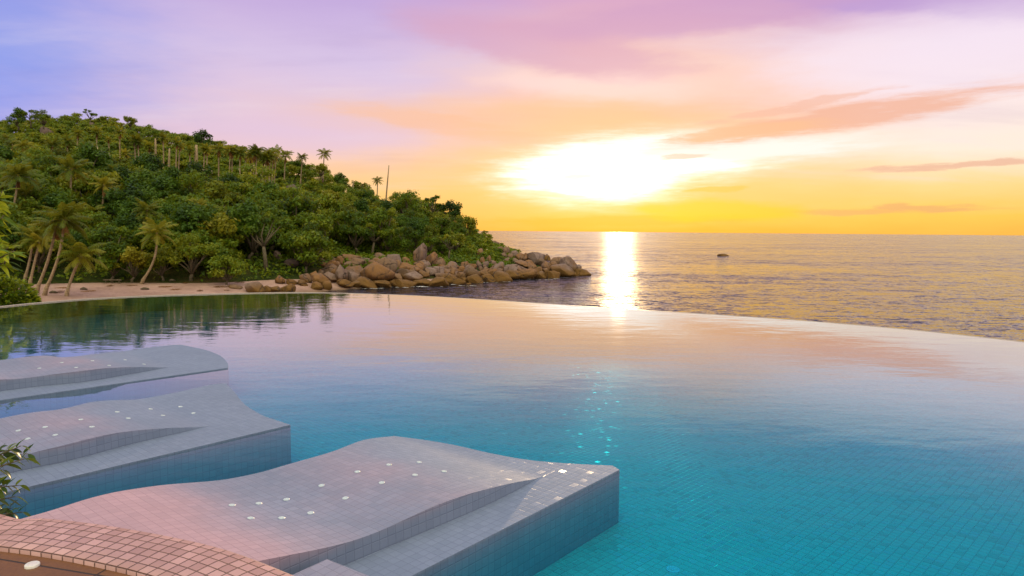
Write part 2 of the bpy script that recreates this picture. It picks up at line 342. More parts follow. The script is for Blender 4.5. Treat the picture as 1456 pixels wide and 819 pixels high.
# ------------------------------------------------------------------ sky
SUN_A, SUN_E = math.atan((880 - 728) / F), math.radians(4.7)
def build_world():
    w = bpy.data.worlds.new('World'); C.world = w; w.use_nodes = True
    nt = NT(w.node_tree); nt.n.clear()
    out = nt.new('ShaderNodeOutputWorld'); bg = nt.new('ShaderNodeBackground')
    d = nt.new('ShaderNodeTexCoord').outputs['Generated']
    x, y, z = nt.sep(nt.vm('NORMALIZE', d))
    A = nt.m('ARCTAN2', x, y); E = nt.m('ARCSINE', nt.m('MAXIMUM', z, 0.))
    q = nt.vm('MULTIPLY', nt.comb(x, y, 0), nt.comb(nt.m('DIVIDE', 1, nt.m('ADD', z, .10)), nt.m('DIVIDE', 1, nt.m('ADD', z, .10))))
    wob = nt.noise(nt.comb(nt.m('MULTIPLY', A, 6), nt.m('MULTIPLY', E, 22), 0), 1, 5, .6)
    wa, we, _ = nt.sep(nt.vm('SUBTRACT', wob.outputs['Color'], (.5, .5, .5)))
    wob2 = nt.noise(nt.comb(nt.m('MULTIPLY', A, 14), nt.m('MULTIPLY', E, 75), 3), 1, 6, .65)
    wa2, we2, _ = nt.sep(nt.vm('SUBTRACT', wob2.outputs['Color'], (.5, .5, .5)))
    Ew = nt.m('ADD', E, nt.m('MULTIPLY', we, .035)); Aw = nt.m('ADD', A, nt.m('MULTIPLY', wa, .20))
    Ef = nt.m('ADD', E, nt.m('MULTIPLY', we2, .014)); Af = nt.m('ADD', A, nt.m('MULTIPLY', wa2, .10))
    t = nt.m('DIVIDE', Ew, .8)
    L = lambda st: [(min(1, e / .8), lin(c)) for e, c in st]
    back = nt.ramp(t, L([(0, (222, 190, 200)), (.2, (196, 178, 214)), (.45, (170, 166, 210)), (.8, (200, 190, 212))]))
    left = nt.ramp(t, L([(0, (215, 180, 205)), (.10, (172, 165, 228)), (.15, (146, 158, 236)), (.21, (146, 160, 234)), (.28, (150, 156, 230)), (.40, (122, 126, 205)), (.8, (200, 190, 212))]))
    mid = nt.ramp(t, L([(0, (255, 180, 80)), (.05, (255, 200, 125)), (.09, (251, 204, 168)), (.135, (232, 200, 214)), (.23, (214, 194, 228)), (.31, (194, 168, 220)), (.45, (126, 110, 185)), (.8, (200, 190, 212))]))
    sun = nt.ramp(t, L([(0, (250, 172, 40)), (.022, (252, 188, 62)), (.06, (253, 194, 96)), (.13, (253, 196, 146)), (.17, (250, 190, 155)), (.23, (247, 205, 190)), (.28, (228, 178, 190)), (.32, (212, 162, 200)), (.45, (146, 116, 178)), (.8, (200, 190, 212))]))
    right = nt.ramp(t, L([(0, (253, 186, 78)), (.025, (254, 202, 88)), (.06, (254, 218, 146)), (.10, (255, 236, 218)), (.16, (250, 230, 230)), (.23, (242, 222, 240)), (.28, (204, 172, 215)), (.45, (140, 120, 186)), (.8, (200, 190, 212))]))
    col = nt.mix(nt.mr(Aw, -.68, -.36), left, mid)
    col = nt.mix(nt.mr(Aw, -.22, .14), col, sun)
    col = nt.mix(nt.mr(Aw, .18, .58), col, right)
    col = nt.mix(nt.mr(nt.m('ABSOLUTE', A), .9, 1.9), col, back)
    # wide soft streaks of high cloud
    st = nt.noise(nt.vm('MULTIPLY', q, (.32, 1.0, 0)), 1.1, 6, .6).outputs['Fac']
    col = nt.mix(nt.m('MULTIPLY', nt.mr(st, .5, .75), nt.mr(E, .02, .12, 0, .50)), col, (.86, .74, .82))
    col = nt.mix(nt.m('MULTIPLY', nt.mr(st, .48, .28), nt.mr(E, .02, .14, 0, .42)), col, nt.mix(1, col, (.72, .66, .80), 'MULTIPLY'))
    brk = nt.noise(nt.comb(nt.m('ADD', nt.m('MULTIPLY', A, 9), nt.m('MULTIPLY', E, -14)), nt.m('MULTIPLY', E, 95), 7), 1, 8, .68).outputs['Fac']
    brk = nt.m('MULTIPLY', nt.m('SUBTRACT', brk, .5), 2.2)
    # single clouds: centre and size given as picture angles
    def blob(cx, cy, sx, sy, tilt, c, k, fine=True, soft=(.25, .75)):
        nonlocal col
        a0 = math.atan((cx - 728) / F); hz = 328.4 + (cx - 728) * .0087
        e0 = math.atan((hz - cy) / F * math.cos(a0)); ca, sa = math.cos(math.radians(tilt)), math.sin(math.radians(tilt))
        da = nt.m('SUBTRACT', Af if fine else Aw, a0); de = nt.m('SUBTRACT', Ef if fine else Ew, e0)
        u = nt.m('DIVIDE', nt.m('ADD', nt.m('MULTIPLY', da, ca), nt.m('MULTIPLY', de, sa)), sx / F)
        v = nt.m('DIVIDE', nt.m('SUBTRACT', nt.m('MULTIPLY', de, ca), nt.m('MULTIPLY', da, sa)), sy / F)
        g = nt.m('EXPONENT', nt.m('MULTIPLY', nt.m('ADD', nt.m('MULTIPLY', u, u), nt.m('MULTIPLY', v, v)), -1))
        if fine: g = nt.m('MULTIPLY', g, nt.m('ADD', 1.0, brk))
        col = nt.mix(nt.mr(g, soft[0], soft[1], 0, k), col, lin(c))
    blob(450, 190, 190, 36, 4, (224, 194, 222), .55, False)
    blob(850, 128, 170, 24, -2, (253, 224, 222), .6, False, (.1, .9))
    blob(1290, 12, 240, 18, -12, (188, 154, 212), .8, False, (.1, .9))
    blob(1350, 80, 220, 60, 0, (246, 230, 242), .5, False)
    blob(760, 72, 230, 34, -9, (214, 162, 192), .65, False)
    blob(1000, 28, 260, 30, 4, (204, 156, 198), .65, False)
    # glow round the sun, behind the nearer clouds
    def glow(cx, cy, sx, sy, c, k, fine, p=1.0):
        nonlocal col
        a0 = math.atan((cx - 728) / F); e0 = math.atan((330 - cy) / F)
        u = nt.m('DIVIDE', nt.m('SUBTRACT', Af if fine else A, a0), sx / F); v = nt.m('DIVIDE', nt.m('SUBTRACT', Ef if fine else E, e0), sy / F)
        g = nt.m('EXPONENT', nt.m('MULTIPLY', nt.m('ADD', nt.m('MULTIPLY', u, u), nt.m('MULTIPLY', v, v)), -p))
        if fine: g = nt.m('MULTIPLY', g, nt.m('ADD', 1.0, nt.m('MULTIPLY', brk, .9)))
        col = nt.mix(nt.mr(g, .05, .8, 0, 1), col, tuple(x * k for x in c))
    blob(880, 262, 330, 66, 0, (255, 206, 130), .55, False, (.1, .95))
    blob(760, 176, 330, 34, -2, (252, 198, 150), .6, False, (.1, .95))
    blob(640, 182, 170, 16, -8, (250, 190, 150), .5)
    glow(842, 252, 122, 37, (1, .95, .92), 1.5, True)
    glow(930, 226, 132, 30, (1, .95, .93), 1.4, True)
    glow(1040, 216, 170, 20, (1, .92, .86), 1.0, True)
    blob(1180, 172, 210, 18, 6.5, (240, 178, 152), .85, True, (.2, .8))
    blob(1110, 158, 120, 6, 9, (240, 182, 160), .6)
    blob(1060, 190, 110, 12, 3, (246, 188, 146), .8)
    blob(1350, 237, 120, 4.5, 1, (236, 184, 158), .85)
    blob(958, 226, 46, 4.5, 3, (250, 206, 186), .8)
    blob(826, 252, 34, 4.5, 0, (252, 222, 214), .7)
    blob(770, 276, 60, 5, -3, (255, 222, 170), .6)
    blob(1015, 269, 44, 4.5, 4, (250, 196, 90), .8)
    blob(1250, 300, 140, 5, 1, (244, 188, 104), .8)
    blob(1268, 294, 30, 7, 0, (238, 180, 112), .9)
    blob(1330, 297, 50, 5, 0, (238, 180, 112), .8)
    blob(1200, 302, 60, 4, 0, (240, 182, 108), .8)
    blob(880, 314, 190, 9, 1, (250, 178, 62), .7)
    blob(1015, 300, 110, 18, 0, (254, 204, 24), .65, False)
    bk = nt.mr(nt.m('ABSOLUTE', A), 1.15, 2.1, 0, 1)  # sky behind the camera brightened beyond real dusk, added fill for the hill front
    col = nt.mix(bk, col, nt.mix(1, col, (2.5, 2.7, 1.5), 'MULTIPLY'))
    zk = nt.mr(E, .45, 1.0, 0, 1)  # overhead sky brightened too, as added light on the lounge tops
    col = nt.mix(zk, col, nt.mix(1, col, (1.8, 1.8, 1.6), 'MULTIPLY'))
    sky = nt.new('ShaderNodeTexSky', sky_type='NISHITA', sun_disc=False, sun_elevation=SUN_E, sun_rotation=SUN_A)
    nb = nt.mix(1., (0, 0, 0), nt.vm('SCALE', sky.outputs[0], scale=.006), 'ADD')
    col = nt.mix(1., col, nb, 'ADD')
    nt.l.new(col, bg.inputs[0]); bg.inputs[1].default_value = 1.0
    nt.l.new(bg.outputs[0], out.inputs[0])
build_world()
sl = bpy.data.lights.new('sun', 'SUN'); sl.energy = 2.8; sl.angle = math.radians(1.2); sl.color = (1, .70, .38)
so = bpy.data.objects.new('sun', sl); COL.objects.link(so)
sd = Vector((math.sin(SUN_A) * math.cos(SUN_E), math.cos(SUN_A) * math.cos(SUN_E), math.sin(SUN_E)))
so.rotation_euler = sd.to_track_quat('Z', 'Y').to_euler(); so.location = (0, 0, 60)

# ------------------------------------------------------------------ sea, beach and hill
def ring_sheet(radii, n=96, z=0.):
    V = [(0, 0, z)]; Fc = []
    for r in radii:
        for k in range(n): V.append((r * math.cos(2 * PI * k / n), r * math.sin(2 * PI * k / n), z))
    for k in range(n): Fc.append((0, 1 + k, 1 + (k + 1) % n))
    for i in range(len(radii) - 1):
        a, b = 1 + i * n, 1 + (i + 1) * n
        for k in range(n): Fc.append((a + k, b + k, b + (k + 1) % n, a + (k + 1) % n))
    return V, Fc
V, Fc = ring_sheet([50, 200, 800, 3000, 10000, 30000, 80000])
tag(link('sea', mesh('sea', V, Fc, SEA)), kind='structure')
V, Fc = ring_sheet([300, 900])
tag(link('seabed', mesh('seabed', [(v[0], v[1], -3.5) for v in V], Fc, SAND)), kind='structure')

ST = [  # shore x,y | top of the beach x,y,z | ridge x,y,z | behind x,y,z
    ((-150, 10), (-160, 40, 3), (-300, 230, 42), (-330, 330, 20)),
    ((-95, 22), (-105, 55, 2.5), (-235, 232, 41), (-270, 330, 20)),
    ((-50, 40), (-62, 75, 1.5), (-172, 230, 39.5), (-205, 320, 20)),
    ((-42, 55), (-50, 82, 1.35), (-139, 225, 40), (-160, 310, 20)),
    ((-34, 66), (-37, 84, 1.3), (-95, 210, 31.5), (-105, 290, 14)),
    ((-28, 80), (-30, 91, 1.3), (-60, 190, 22.5), (-65, 260, 8)),
    ((-21.5, 92), (-22, 96, .9), (-41, 175, 16.5), (-43, 235, 5)),
    ((-15, 97.5), (-15.3, 100, .7), (-24, 162, 11.5), (-24, 215, 3)),
    ((-8.5, 104), (-8.7, 106.5, .7), (-12, 152, 8), (-10, 195, 1)),
    ((-3, 110), (-3.1, 112, .6), (-4, 146, 4.6), (-1, 178, -1)),
    ((4, 116.5), (4, 118, .4), (4, 137, 2.4), (6, 155, -2)),
    ((12.5, 126), (12.5, 128.5, .2), (13, 131, .2), (16, 137, -2)),
    ((20, 128), (20, 131, -1.5), (20, 135, -2.0), (22, 140, -3))]
NU = 170
S_ = catmull([(*s, -.15) for s, b, r, k in ST], NU); B_ = catmull([b for s, b, r, k in ST], NU)
R_ = catmull([r for s, b, r, k in ST], NU); K_ = catmull([k for s, b, r, k in ST], NU)
def hill_point(ui, v):
    """ui row index; v: 0 beach top .. 1 ridge .. 2 behind"""
    if v <= 1:
        p = B_[ui] * (1 - v) + R_[ui] * v
        p[2] = B_[ui][2] + (R_[ui][2] - B_[ui][2]) * (v ** .92)
    else:
        f = v - 1; p = R_[ui] * (1 - f) + K_[ui] * f; p[2] = R_[ui][2] + (K_[ui][2] - R_[ui][2]) * f * f
    amp = min(1.2, .35 + .05 * max(R_[ui][2], 0)) * min(1, v * 4)
    if p[0] > 14: amp *= .3
    p[2] += amp * (mnoise.noise(Vector((p[0] * .06, p[1] * .06, 1))) * 1.3 + mnoise.noise(Vector((p[0] * .2, p[1] * .2, 4))) * .5)
    return p
vs = [0, .03] + list(np.linspace(.07, 1, 44)) + [1.12, 1.3, 1.6, 2.0]
HV = np.array([[hill_point(i, v) for v in vs] for i in range(NU)])
def grid_faces(a, b):
    i, j = np.meshgrid(np.arange(a - 1), np.arange(b - 1), indexing='ij'); i, j = i.ravel(), j.ravel()
    return np.stack([i * b + j, (i + 1) * b + j, (i + 1) * b + j + 1, i * b + j + 1], 1)
hme = mesh('hillside', HV.reshape(-1, 3), grid_faces(NU, len(vs)), SOIL, True)
tag(link('hillside', hme), kind='structure')
bw = []
for i in range(NU):
    out_ = S_[i] + (S_[i] - B_[i]) / np.linalg.norm((S_[i] - B_[i])[:2]) * 14; out_[2] = -3
    row = [out_]
    for f in np.linspace(0, 1, 12):
        p = S_[i] * (1 - f) + B_[i] * f; p[2] = S_[i][2] + (B_[i][2] - S_[i][2]) * f ** .8
        if 0 < f < 1: p[2] += .12 * mnoise.noise(Vector((p[0] * .25, p[1] * .25, 9)))
        row.append(p)
    bw.append(row)
BW = np.array(bw)
tag(link('beach', mesh('beach', BW.reshape(-1, 3), grid_faces(NU, BW.shape[1]), SAND, True)), kind='structure')
allV = np.concatenate([HV.reshape(-1, 3), BW.reshape(-1, 3)]); nH = len(HV.reshape(-1, 3))
allF = [tuple(q) for q in grid_faces(NU, len(vs))] + [tuple(q + nH) for q in grid_faces(NU, BW.shape[1])]
BVH = BVHTree.FromPolygons([tuple(v) for v in allV], [tuple(int(i) for i in q) for q in allF])
def ground(px, py, zmin=-.2):
    """where the sight line through a picture point meets the land (or the sea)"""
    d = ray(px, py).normalized(); h = BVH.ray_cast(EYE, d, 900)
    sea = at_z(px, py, zmin) if d.z < 0 else None
    if h[0] is None or (sea is not None and h[0].z < zmin): return sea
    return h[0]
def drop(x, y):
    h = BVH.ray_cast(Vector((x, y, 200)), Vector((0, 0, -1)), 400)
    return h[0].z if h[0] else -3.

# ------------------------------------------------------------------ broadleaf trees
def leaves(centres, radii, n, size, up=.35, flat=.75, r=rng, shell=.45, wid=.55, drop_low=True):
    centres = np.asarray(centres, float); radii = np.asarray(radii, float)
    wgt = radii ** 2 / np.sum(radii ** 2)
    li = r.choice(len(centres), n, p=wgt)
    dirs = r.normal(size=(n, 3)); dirs /= np.linalg.norm(dirs, axis=1)[:, None]
    if drop_low: dirs[:, 2] = np.where((dirs[:, 2] < -.25) & (r.random(n) < .7), -dirs[:, 2], dirs[:, 2])
    rad = radii[li] * (1 - shell * r.random(n) ** 1.7) * (1 + .22 * r.normal(size=n))
    pos = centres[li] + dirs * rad[:, None] * np.array([1, 1, flat])
    nr = dirs * .6 + np.array([0, 0, up]) + r.normal(size=(n, 3)) * .45
    nr /= np.linalg.norm(nr, axis=1)[:, None]
    tg = np.cross(nr, r.normal(size=(n, 3))); tg /= np.linalg.norm(tg, axis=1)[:, None]
    bt = np.cross(nr, tg); L = size * (.6 + .8 * r.random(n))[:, None]
    sag = nr * L * .18
    v = np.stack([pos - tg * L, pos + bt * L * wid - sag * .2, pos + tg * L - sag, pos - bt * L * wid - sag * .2], 1)
    lobe_t = r.random(len(centres)) * .35
    ti = .22 + lobe_t[li] + .28 * r.random(n)
    return v.reshape(-1, 3), np.arange(n * 4).reshape(n, 4), np.repeat(ti, 4)

def tree_proto(seed, h, w, n, size, layered=False, sparse=False, fol=None):
    """crown and trunk meshes of a tree of height h and crown width w, base at the origin"""
    r = np.random.default_rng(seed); nl = 13 if not sparse else 7
    cs, rs = [], []
    th = h * (.16 if not sparse else .5)
    for i in range(nl):
        a = 2 * PI * i / nl * 1.9 + r.random(); q = .5 * w * (.30 + .62 * r.random()) if i else 0
        zz = th + (h - th) * (.25 + .55 * r.random()) if i else h - w * .22
        cs.append((q * math.cos(a), q * math.sin(a), zz)); rs.append(w * (.11 + .12 * r.random()) * (1 if not sparse else .7))
    v, f, t = leaves(cs, rs, n, size, r=r, flat=.6 if layered else .85, drop_low=sparse)
    crown = mesh('crown', v, f, fol or FOL, tint=t)
    parts = []
    top = Vector((r.normal() * .2, r.normal() * .2, th * .8)); rad = .035 * h
    parts.append(tube([(0, 0, -.5), (0.05 * h * r.normal() * .3, 0, th * .35), top], [rad * 1.25, rad, rad * .8]))
    for c, q in zip(cs, rs):
        c = Vector(c); md = top.lerp(c, .5) + Vector((r.normal(), r.normal(), -.4)) * .12 * w * .5
        parts.append(tube([top, md, c], [rad * .6, rad * .4, rad * .15], 5))
    tv, tf = join(parts)
    return crown, mesh('trunk', tv, tf, BARK, True), (v, f, t)
PROT = [tree_proto(11, 6.5, 5.6, 2600, .22), tree_proto(12, 7.2, 5.0, 2400, .22, fol=FOL_DEEP), tree_proto(13, 5.6, 6.4, 2600, .24, True),
        tree_proto(14, 6.0, 5.0, 2200, .22, fol=FOL_OLIVE), tree_proto(15, 7.6, 6.4, 2800, .20, True), tree_proto(16, 6.6, 5.0, 900, .18, False, True)]
PH_ = [6.5, 7.2, 5.6, 6.0, 7.6, 6.6]
LOW = []
for k, (hh, ww) in enumerate([(6.2, 5.4), (6.8, 5.0), (5.4, 6.0), (3.0, 4.2), (2.6, 4.6), (3.3, 3.8)]):
    r = np.random.default_rng(40 + k); nl = 7; cs = []; rs = []
    for i in range(nl):
        a = i * 2.4; q = .5 * ww * (.2 + .55 * r.random()) if i else 0
        cs.append((q * math.cos(a), q * math.sin(a), hh * (.35 + .4 * r.random()) if i else hh * .72)); rs.append(ww * (.17 + .11 * r.random()))
    LOW.append(leaves(cs, rs, 620, .30, r=r))

def place_tree(k, loc, s, rz, label, cat, group, sz=1.0):
    o = empty('broadleaf_tree', loc, label, cat, group); o.rotation_euler.z = rz; o.scale = (s, s, s * sz)
    link('crown', PROT[k][0], o); link('trunk', PROT[k][1], o)
    return o

# trees that stand out, by picture position of the foot and the top: x, y_foot, y_top, proto
SPECIAL = [
    (26, 183, 153, 1, 'dark dense tree with a thick trunk at the left end of the hill crest'),
    (44, 180, 155, 5, 'thin see-through tree between two dense trees on the hill crest'),
    (62, 182, 154, 4, 'big round-topped green tree standing clear on the hill crest'),
    (128, 181, 155, 5, 'small sparse tree on top of the bare rocks of the hill crest'),
    (186, 183, 165, 3, 'round tree at the highest step of the crest behind the tall palms'),
    (290, 222, 184, 1, 'tall dome-crowned tree rising above the crest beside the bare palm trunk'),
    (458, 254, 231, 3, 'small round tree at the foot of the lone tall palm on the skyline'),
    (484, 270, 245, 1, 'narrow dark tree on the skyline right of the lone tall palm'),
    (584, 322, 266, 4, 'broad tree forming the first hump of the headland skyline'),
    (616, 326, 276, 5, 'open-crowned tree with sky showing through on the headland skyline'),
    (640, 330, 284, 1, 'dense tree on the headland skyline stepping down towards the sea'),
    (664, 338, 304, 3, 'last tall tree on the headland before the drop to the sea'),
    (322, 405, 360, 2, 'low spreading dark shrub-like tree standing alone on the open sand'),
    (272, 399, 325, 4, 'tallest dark tree at the back of the sand behind the alone shrub tree'),
    (160, 400, 340, 0, 'leafy mid green tree at the back of the sand left of the leaning palm'),
    (188, 401, 347, 3, 'small young tree just left of the curved-foot palm on the sand'),
    (232, 399, 348, 3, 'small young tree just right of the curved-foot palm on the sand'),
]
TREE_XY = []
for x, yf, yt, k, lab in SPECIAL:
    g = ground(x, yf)
    if g is None: g = at_y(x, yf, 170)
    hgt = (yf - yt) * g.y / F
    place_tree(k, g, hgt / PH_[k], rng.random() * 6, lab, 'tree', 'single trees that stand out'); TREE_XY.append((g.x, g.y, 3.0))

# ------------------------------------------------------------------ palms
def frond(L, el, az, droop, r, nl=15, wid=.052, hang=.35):
    d0 = Vector((math.cos(az) * math.cos(el), math.sin(az) * math.cos(el), math.sin(el))); side = Vector((-math.sin(az), math.cos(az), 0))
    pts = []; p = Vector((0, 0, 0)); e = el
    n = 10
    for i in range(n + 1):
        pts.append(p.copy()); e -= droop / n * (.5 + i / n)
        p = p + Vector((math.cos(az) * math.cos(e), math.sin(az) * math.cos(e), math.sin(e))) * (L / n)
    V, Fc, T = [], [], []
    def sample(t):
        k = min(int(t * n), n - 1); f = t * n - k; return pts[k].lerp(pts[k + 1], f), (pts[k + 1] - pts[k]).normalized()
    base_t = .25 + .35 * r.random()
    for i in range(n):   # midrib
        a, b = pts[i], pts[i + 1]; w = .02 * L * (1 - i / n) * .6
        o = len(V); V += [a - side * w, a + side * w, b + side * w * .8, b - side * w * .8]; Fc.append((o, o + 1, o + 2, o + 3)); T += [.8] * 4
    for s in (-1, 1):
        for i in range(nl):
            t = .10 + .9 * (i + .5) / nl; a, tg = sample(t)
            ll = L * .30 * (math.sin(PI * min(1, .18 + t * .82)) ** .6) * (.85 + .3 * r.random())
            dr = (side * s * .8 + tg * .55 + Vector((0, 0, -hang - .25 * r.random()))).normalized()
            w = tg * L * wid * .5
            b = a + dr * ll * .6; c = b + (dr + Vector((0, 0, -.55))).normalized() * ll * .4
            o = len(V); V += [a - w, a + w, b + w * .9, b - w * .9, c]
            Fc.append((o, o + 1, o + 2, o + 3)); Fc.append((o + 3, o + 2, o + 4)); T += [base_t + .1 * r.random()] * 5
    return V, Fc, T
def palm_crown(seed, nf, fan=False):
    r = np.random.default_rng(seed); V, Fc, T = [], [], []
    for i in range(nf):
        u = i / (nf - 1); az = i * 2.39996 + r.normal() * .15
        if fan: el = 1.25 - 2.1 * u; L = .75 + .15 * r.random(); dp = .5
        else: el = 1.35 - 1.75 * u ** 1.1; L = .85 + .25 * r.random(); dp = .8 + .7 * r.random()
        v, f, t = frond(L, el + r.normal() * .08, az, dp, r, nl=12, wid=.075 if fan else .06, hang=.2 if fan else .35)
        o = len(V); V += v; Fc += [tuple(q + o for q in x) for x in f]; T += t
    return mesh('crown', V, Fc, PALM, tint=T)
def palm_skirt(seed, nf):
    r = np.random.default_rng(seed); V, Fc, T = [], [], []
    for i in range(nf):
        v, f, t = frond(.55 + .25 * r.random(), -1.0 - .45 * r.random(), r.random() * 6.3, .35, r, 8, .08, .5)
        o = len(V); V += v; Fc += [tuple(q + o for q in x) for x in f]; T += t
    return mesh('dead_fronds', V, Fc, DEADF, tint=T)
COCO = [palm_crown(1, 22), palm_crown(2, 20), palm_crown(3, 18)]
FANP = [palm_crown(5, 24, True), palm_crown(6, 22, True)]
SKIRT = [palm_skirt(8, 9), palm_skirt(9, 12)]
def add_palm(cx, cy, bx, by, rpx, fan, skirt, label, group, bend=.0, Y=None, thick=1.):
    g = ground(bx, by) if Y is None else at_y(bx, by, Y)
    if g is None: g = at_y(bx, by, 175)
    top = at_y(cx, cy, g.y + rng.normal() * .4); R = rpx * g.y / F
    o = empty('palm_tree', g, label, 'palm', group)
    d = top - g; h = d.length; pts = []; rads = []
    for i in range(11):
        t = i / 10; off = Vector((bend * h * math.sin(PI * t), 0, -abs(bend) * h * .25 * math.sin(PI * t)))
        pts.append(d * t + off - Vector((0, 0, .6 if i == 0 else 0))); rads.append((.15 + .11 * max(0, 1 - t * 5) - .03 * t) * thick * (1 if g.y < 130 else 1.0))
    v, f = tube(pts, rads, 8); link('trunk', mesh('trunk', v, f, PBARK, True), o)
    c = link('crown', (FANP if fan else COCO)[rng.integers(0, 2 if fan else 3)], o, d); c.scale = (R, R, R); c.rotation_euler = (rng.normal() * .12, rng.normal() * .12, rng.random() * 6.3)
    if skirt:
        s = link('dead_fronds', SKIRT[rng.integers(0, 2)], o, d - Vector((0, 0, R * .08))); s.scale = (R * skirt,) * 3; s.rotation_euler.z = rng.random() * 6
    TREE_XY.append((g.x, g.y, 1.2 if g.y < 140 else 4.5))
    return o
FRONT = [  # crown x,y, foot x,y, radius, fan, skirt, bend, label
    (80, 322, 50, 417, 30, 0, .6, .03, 'long palm at the left end of the sand, more slanted of a crossing pair'),
    (92, 312, 61, 420, 33, 0, .7, .05, 'long palm leaning right on the sand, the steeper of a crossing pair'),
    (115, 364, 94, 421, 32, 0, 0, -.03, 'short stout palm with drooping fronds on the open sand'),
    (48, 337, 35, 398, 28, 0, .5, .02, 'palm with a full crown rising behind the bright bush'),
    (56, 345, 42, 404, 20, 0, 0, 0, 'smaller palm close behind the bright bush'),
    (26, 250, 6, 342, 30, 0, .6, .03, 'tall palm leaning right at the left edge of the hillside'),
    (45, 270, 47, 330, 22, 0, .7, 0, 'upright palm with brown hanging fronds beside the tall leaning palm'),
    (36, 278, 35, 336, 18, 0, .8, 0, 'palm with a heavy brown skirt on the left of the hillside'),
    (101, 240, 100, 330, 26, 0, .3, 0, 'very tall straight palm on the left of the hillside'),
    (108, 253, 106, 312, 18, 0, .4, 0, 'palm just behind the very tall straight palm'),
    (148, 263, 144, 340, 19, 0, .9, -.01, 'straight palm with brown skirt standing alone amid the mid slope trees'),
    (209, 299, 208, 372, 19, 0, .4, 0, 'tall palm behind the curved-foot palm on the sand'),
    (205, 312, 201, 376, 9, 0, 1.9, 0, 'dying palm wrapped in brown hanging fronds'),
    (223, 331, 199, 404, 26, 0, .4, .10, 'palm with a curved foot growing from the middle of the sand'),
    (283, 291, 276, 348, 13, 0, .4, 0, 'slim palm above the tallest dark beach tree'),
    (430, 224, 427, 262, 8, 0, 0, 0, 'palm on the skyline just left of the lone tall palm'),
    (461, 219, 459, 256, 10.5, 0, 0, 0, 'lone tall palm standing clear against the pink sky'),
    (537, 257, 536, 285, 8, 0, 0, 0, 'palm with spread fronds on the skyline beside the bare leaning pole trunk'),
    (517, 264, 516, 285, 7, 0, 0, 0, 'small palm with upswept fronds on the skyline'),
]
for cx, cy, bx, by, rp, fan, sk, bd, lab in FRONT:
    add_palm(cx, cy, bx, by, rp * 1.2, fan, sk, lab, 'palms along the beach and skyline', bd)
RIDGE = [(170, 187, 171, 246, 8, 1), (154, 198, 158, 250, 5, 1), (196, 201, 199, 250, 9, 1), (191, 198, 194, 248, 8, 1), (232, 196, 233, 246, 7, 1),
         (251, 203, 250, 256, 7, 1), (256, 206, 253, 254, 7, 1), (291, 211, 289, 258, 7, 1), (295, 213, 293, 258, 7, 1), (311, 212, 311, 262, 9, 0),
         (327, 213, 326, 264, 9, 0), (330, 216, 330, 264, 8, 0), (341, 218, 341, 266, 9, 0), (350, 219, 346, 262, 8, 0), (357, 222, 357, 266, 9, 0), (361, 218, 360, 268, 9, 0),
         (365, 214, 363, 268, 9, 0), (375, 224, 372, 268, 9, 0), (380, 225, 376, 270, 8, 0), (384, 219, 382, 272, 9, 0), (388, 223, 386, 272, 8, 0),
         (393, 217, 389, 270, 9, 0), (406, 221, 404, 258, 9, 0)]
for cx, cy, bx, by, rp, fan in RIDGE:
    add_palm(cx, cy, bx, by, rp * 1.55, fan, 1.0, 'tall slender palm in the row of palms along the upper slope', 'tall palms in the row along the upper slope')
LEFTP = [(137, 187, 138, 222, 9, 1), (130, 210, 131, 246, 9, 0), (9, 197, 10, 230, 9, 0), (18, 205, 17, 236, 9, 0), (33, 208, 31, 240, 10, 0), (75, 206, 74, 240, 9, 0), (58, 222, 57, 256, 11, 0), (96, 200, 95, 236, 9, 1), (110, 190, 110, 225, 8, 1), (80, 232, 80, 275, 12, 0), (12, 236, 10, 280, 13, 0), (66, 300, 66, 345, 14, 0), (120, 207, 121, 250, 9, 0), (45, 230, 45, 272, 12, 0), (125, 252, 124, 300, 11, 0), (20, 268, 20, 315, 15, 0), (85, 262, 86, 305, 12, 0), (64, 245, 63, 288, 12, 0), (160, 240, 161, 285, 9, 0), (176, 270, 175, 316, 10, 0), (28, 300, 26, 350, 17, 0), (132, 300, 133, 345, 12, 0), (4, 262, 2, 312, 14, 0), (178, 218, 178, 258, 8, 1), (212, 208, 212, 250, 8, 1), (270, 214, 270, 258, 7, 1)]
for cx, cy, bx, by, rp, fan in LEFTP:
    add_palm(cx, cy, bx, by, rp * 1.5, fan, .9, 'palm mixed among the trees on the left of the upper hillside', 'palms scattered over the left hillside')
def pole_trunk(tx, ty, bx, by, label, r=.17, lean=0):
    g = ground(bx, by) or at_y(bx, by, 165)
    top = at_y(tx, ty, g.y); d = top - g
    v, f = tube([d * t - Vector((0, 0, .6 if t == 0 else 0)) for t in (0, .3, .6, 1)], [r * 1.3, r * 1.1, r, r * .7], 7)
    tag(link('bare_palm_trunk', mesh('bare_palm_trunk', v, f, PBARK, True), None, g), label, 'dead palm', 'bare crownless palm trunks'); TREE_XY.append((g.x, g.y, 4))
for a in [(553, 235, 548, 292, 'long bare leaning pole trunk against the orange sky', .16), (147, 217, 148, 254, 'bare headless palm trunk left of the ridge palms', .3),
          (221, 197, 222, 244, 'tall thin bare palm trunk among the ridge palms', .24), (241, 211, 240, 248, 'short bare palm trunk between crowned ridge palms', .24),
          (279, 206, 279, 258, 'thick pale bare palm trunk on the upper slope', .36), (259, 252, 259, 280, 'stub of a bare palm trunk low in the scrub below the ridge palms', .24),
          (502, 256, 502, 278, 'thin short bare trunk on the skyline', .15), (335, 249, 335, 266, 'small pale trunk stump below the ridge palms', .3)]:
    pole_trunk(*a[:4], a[4], a[5])

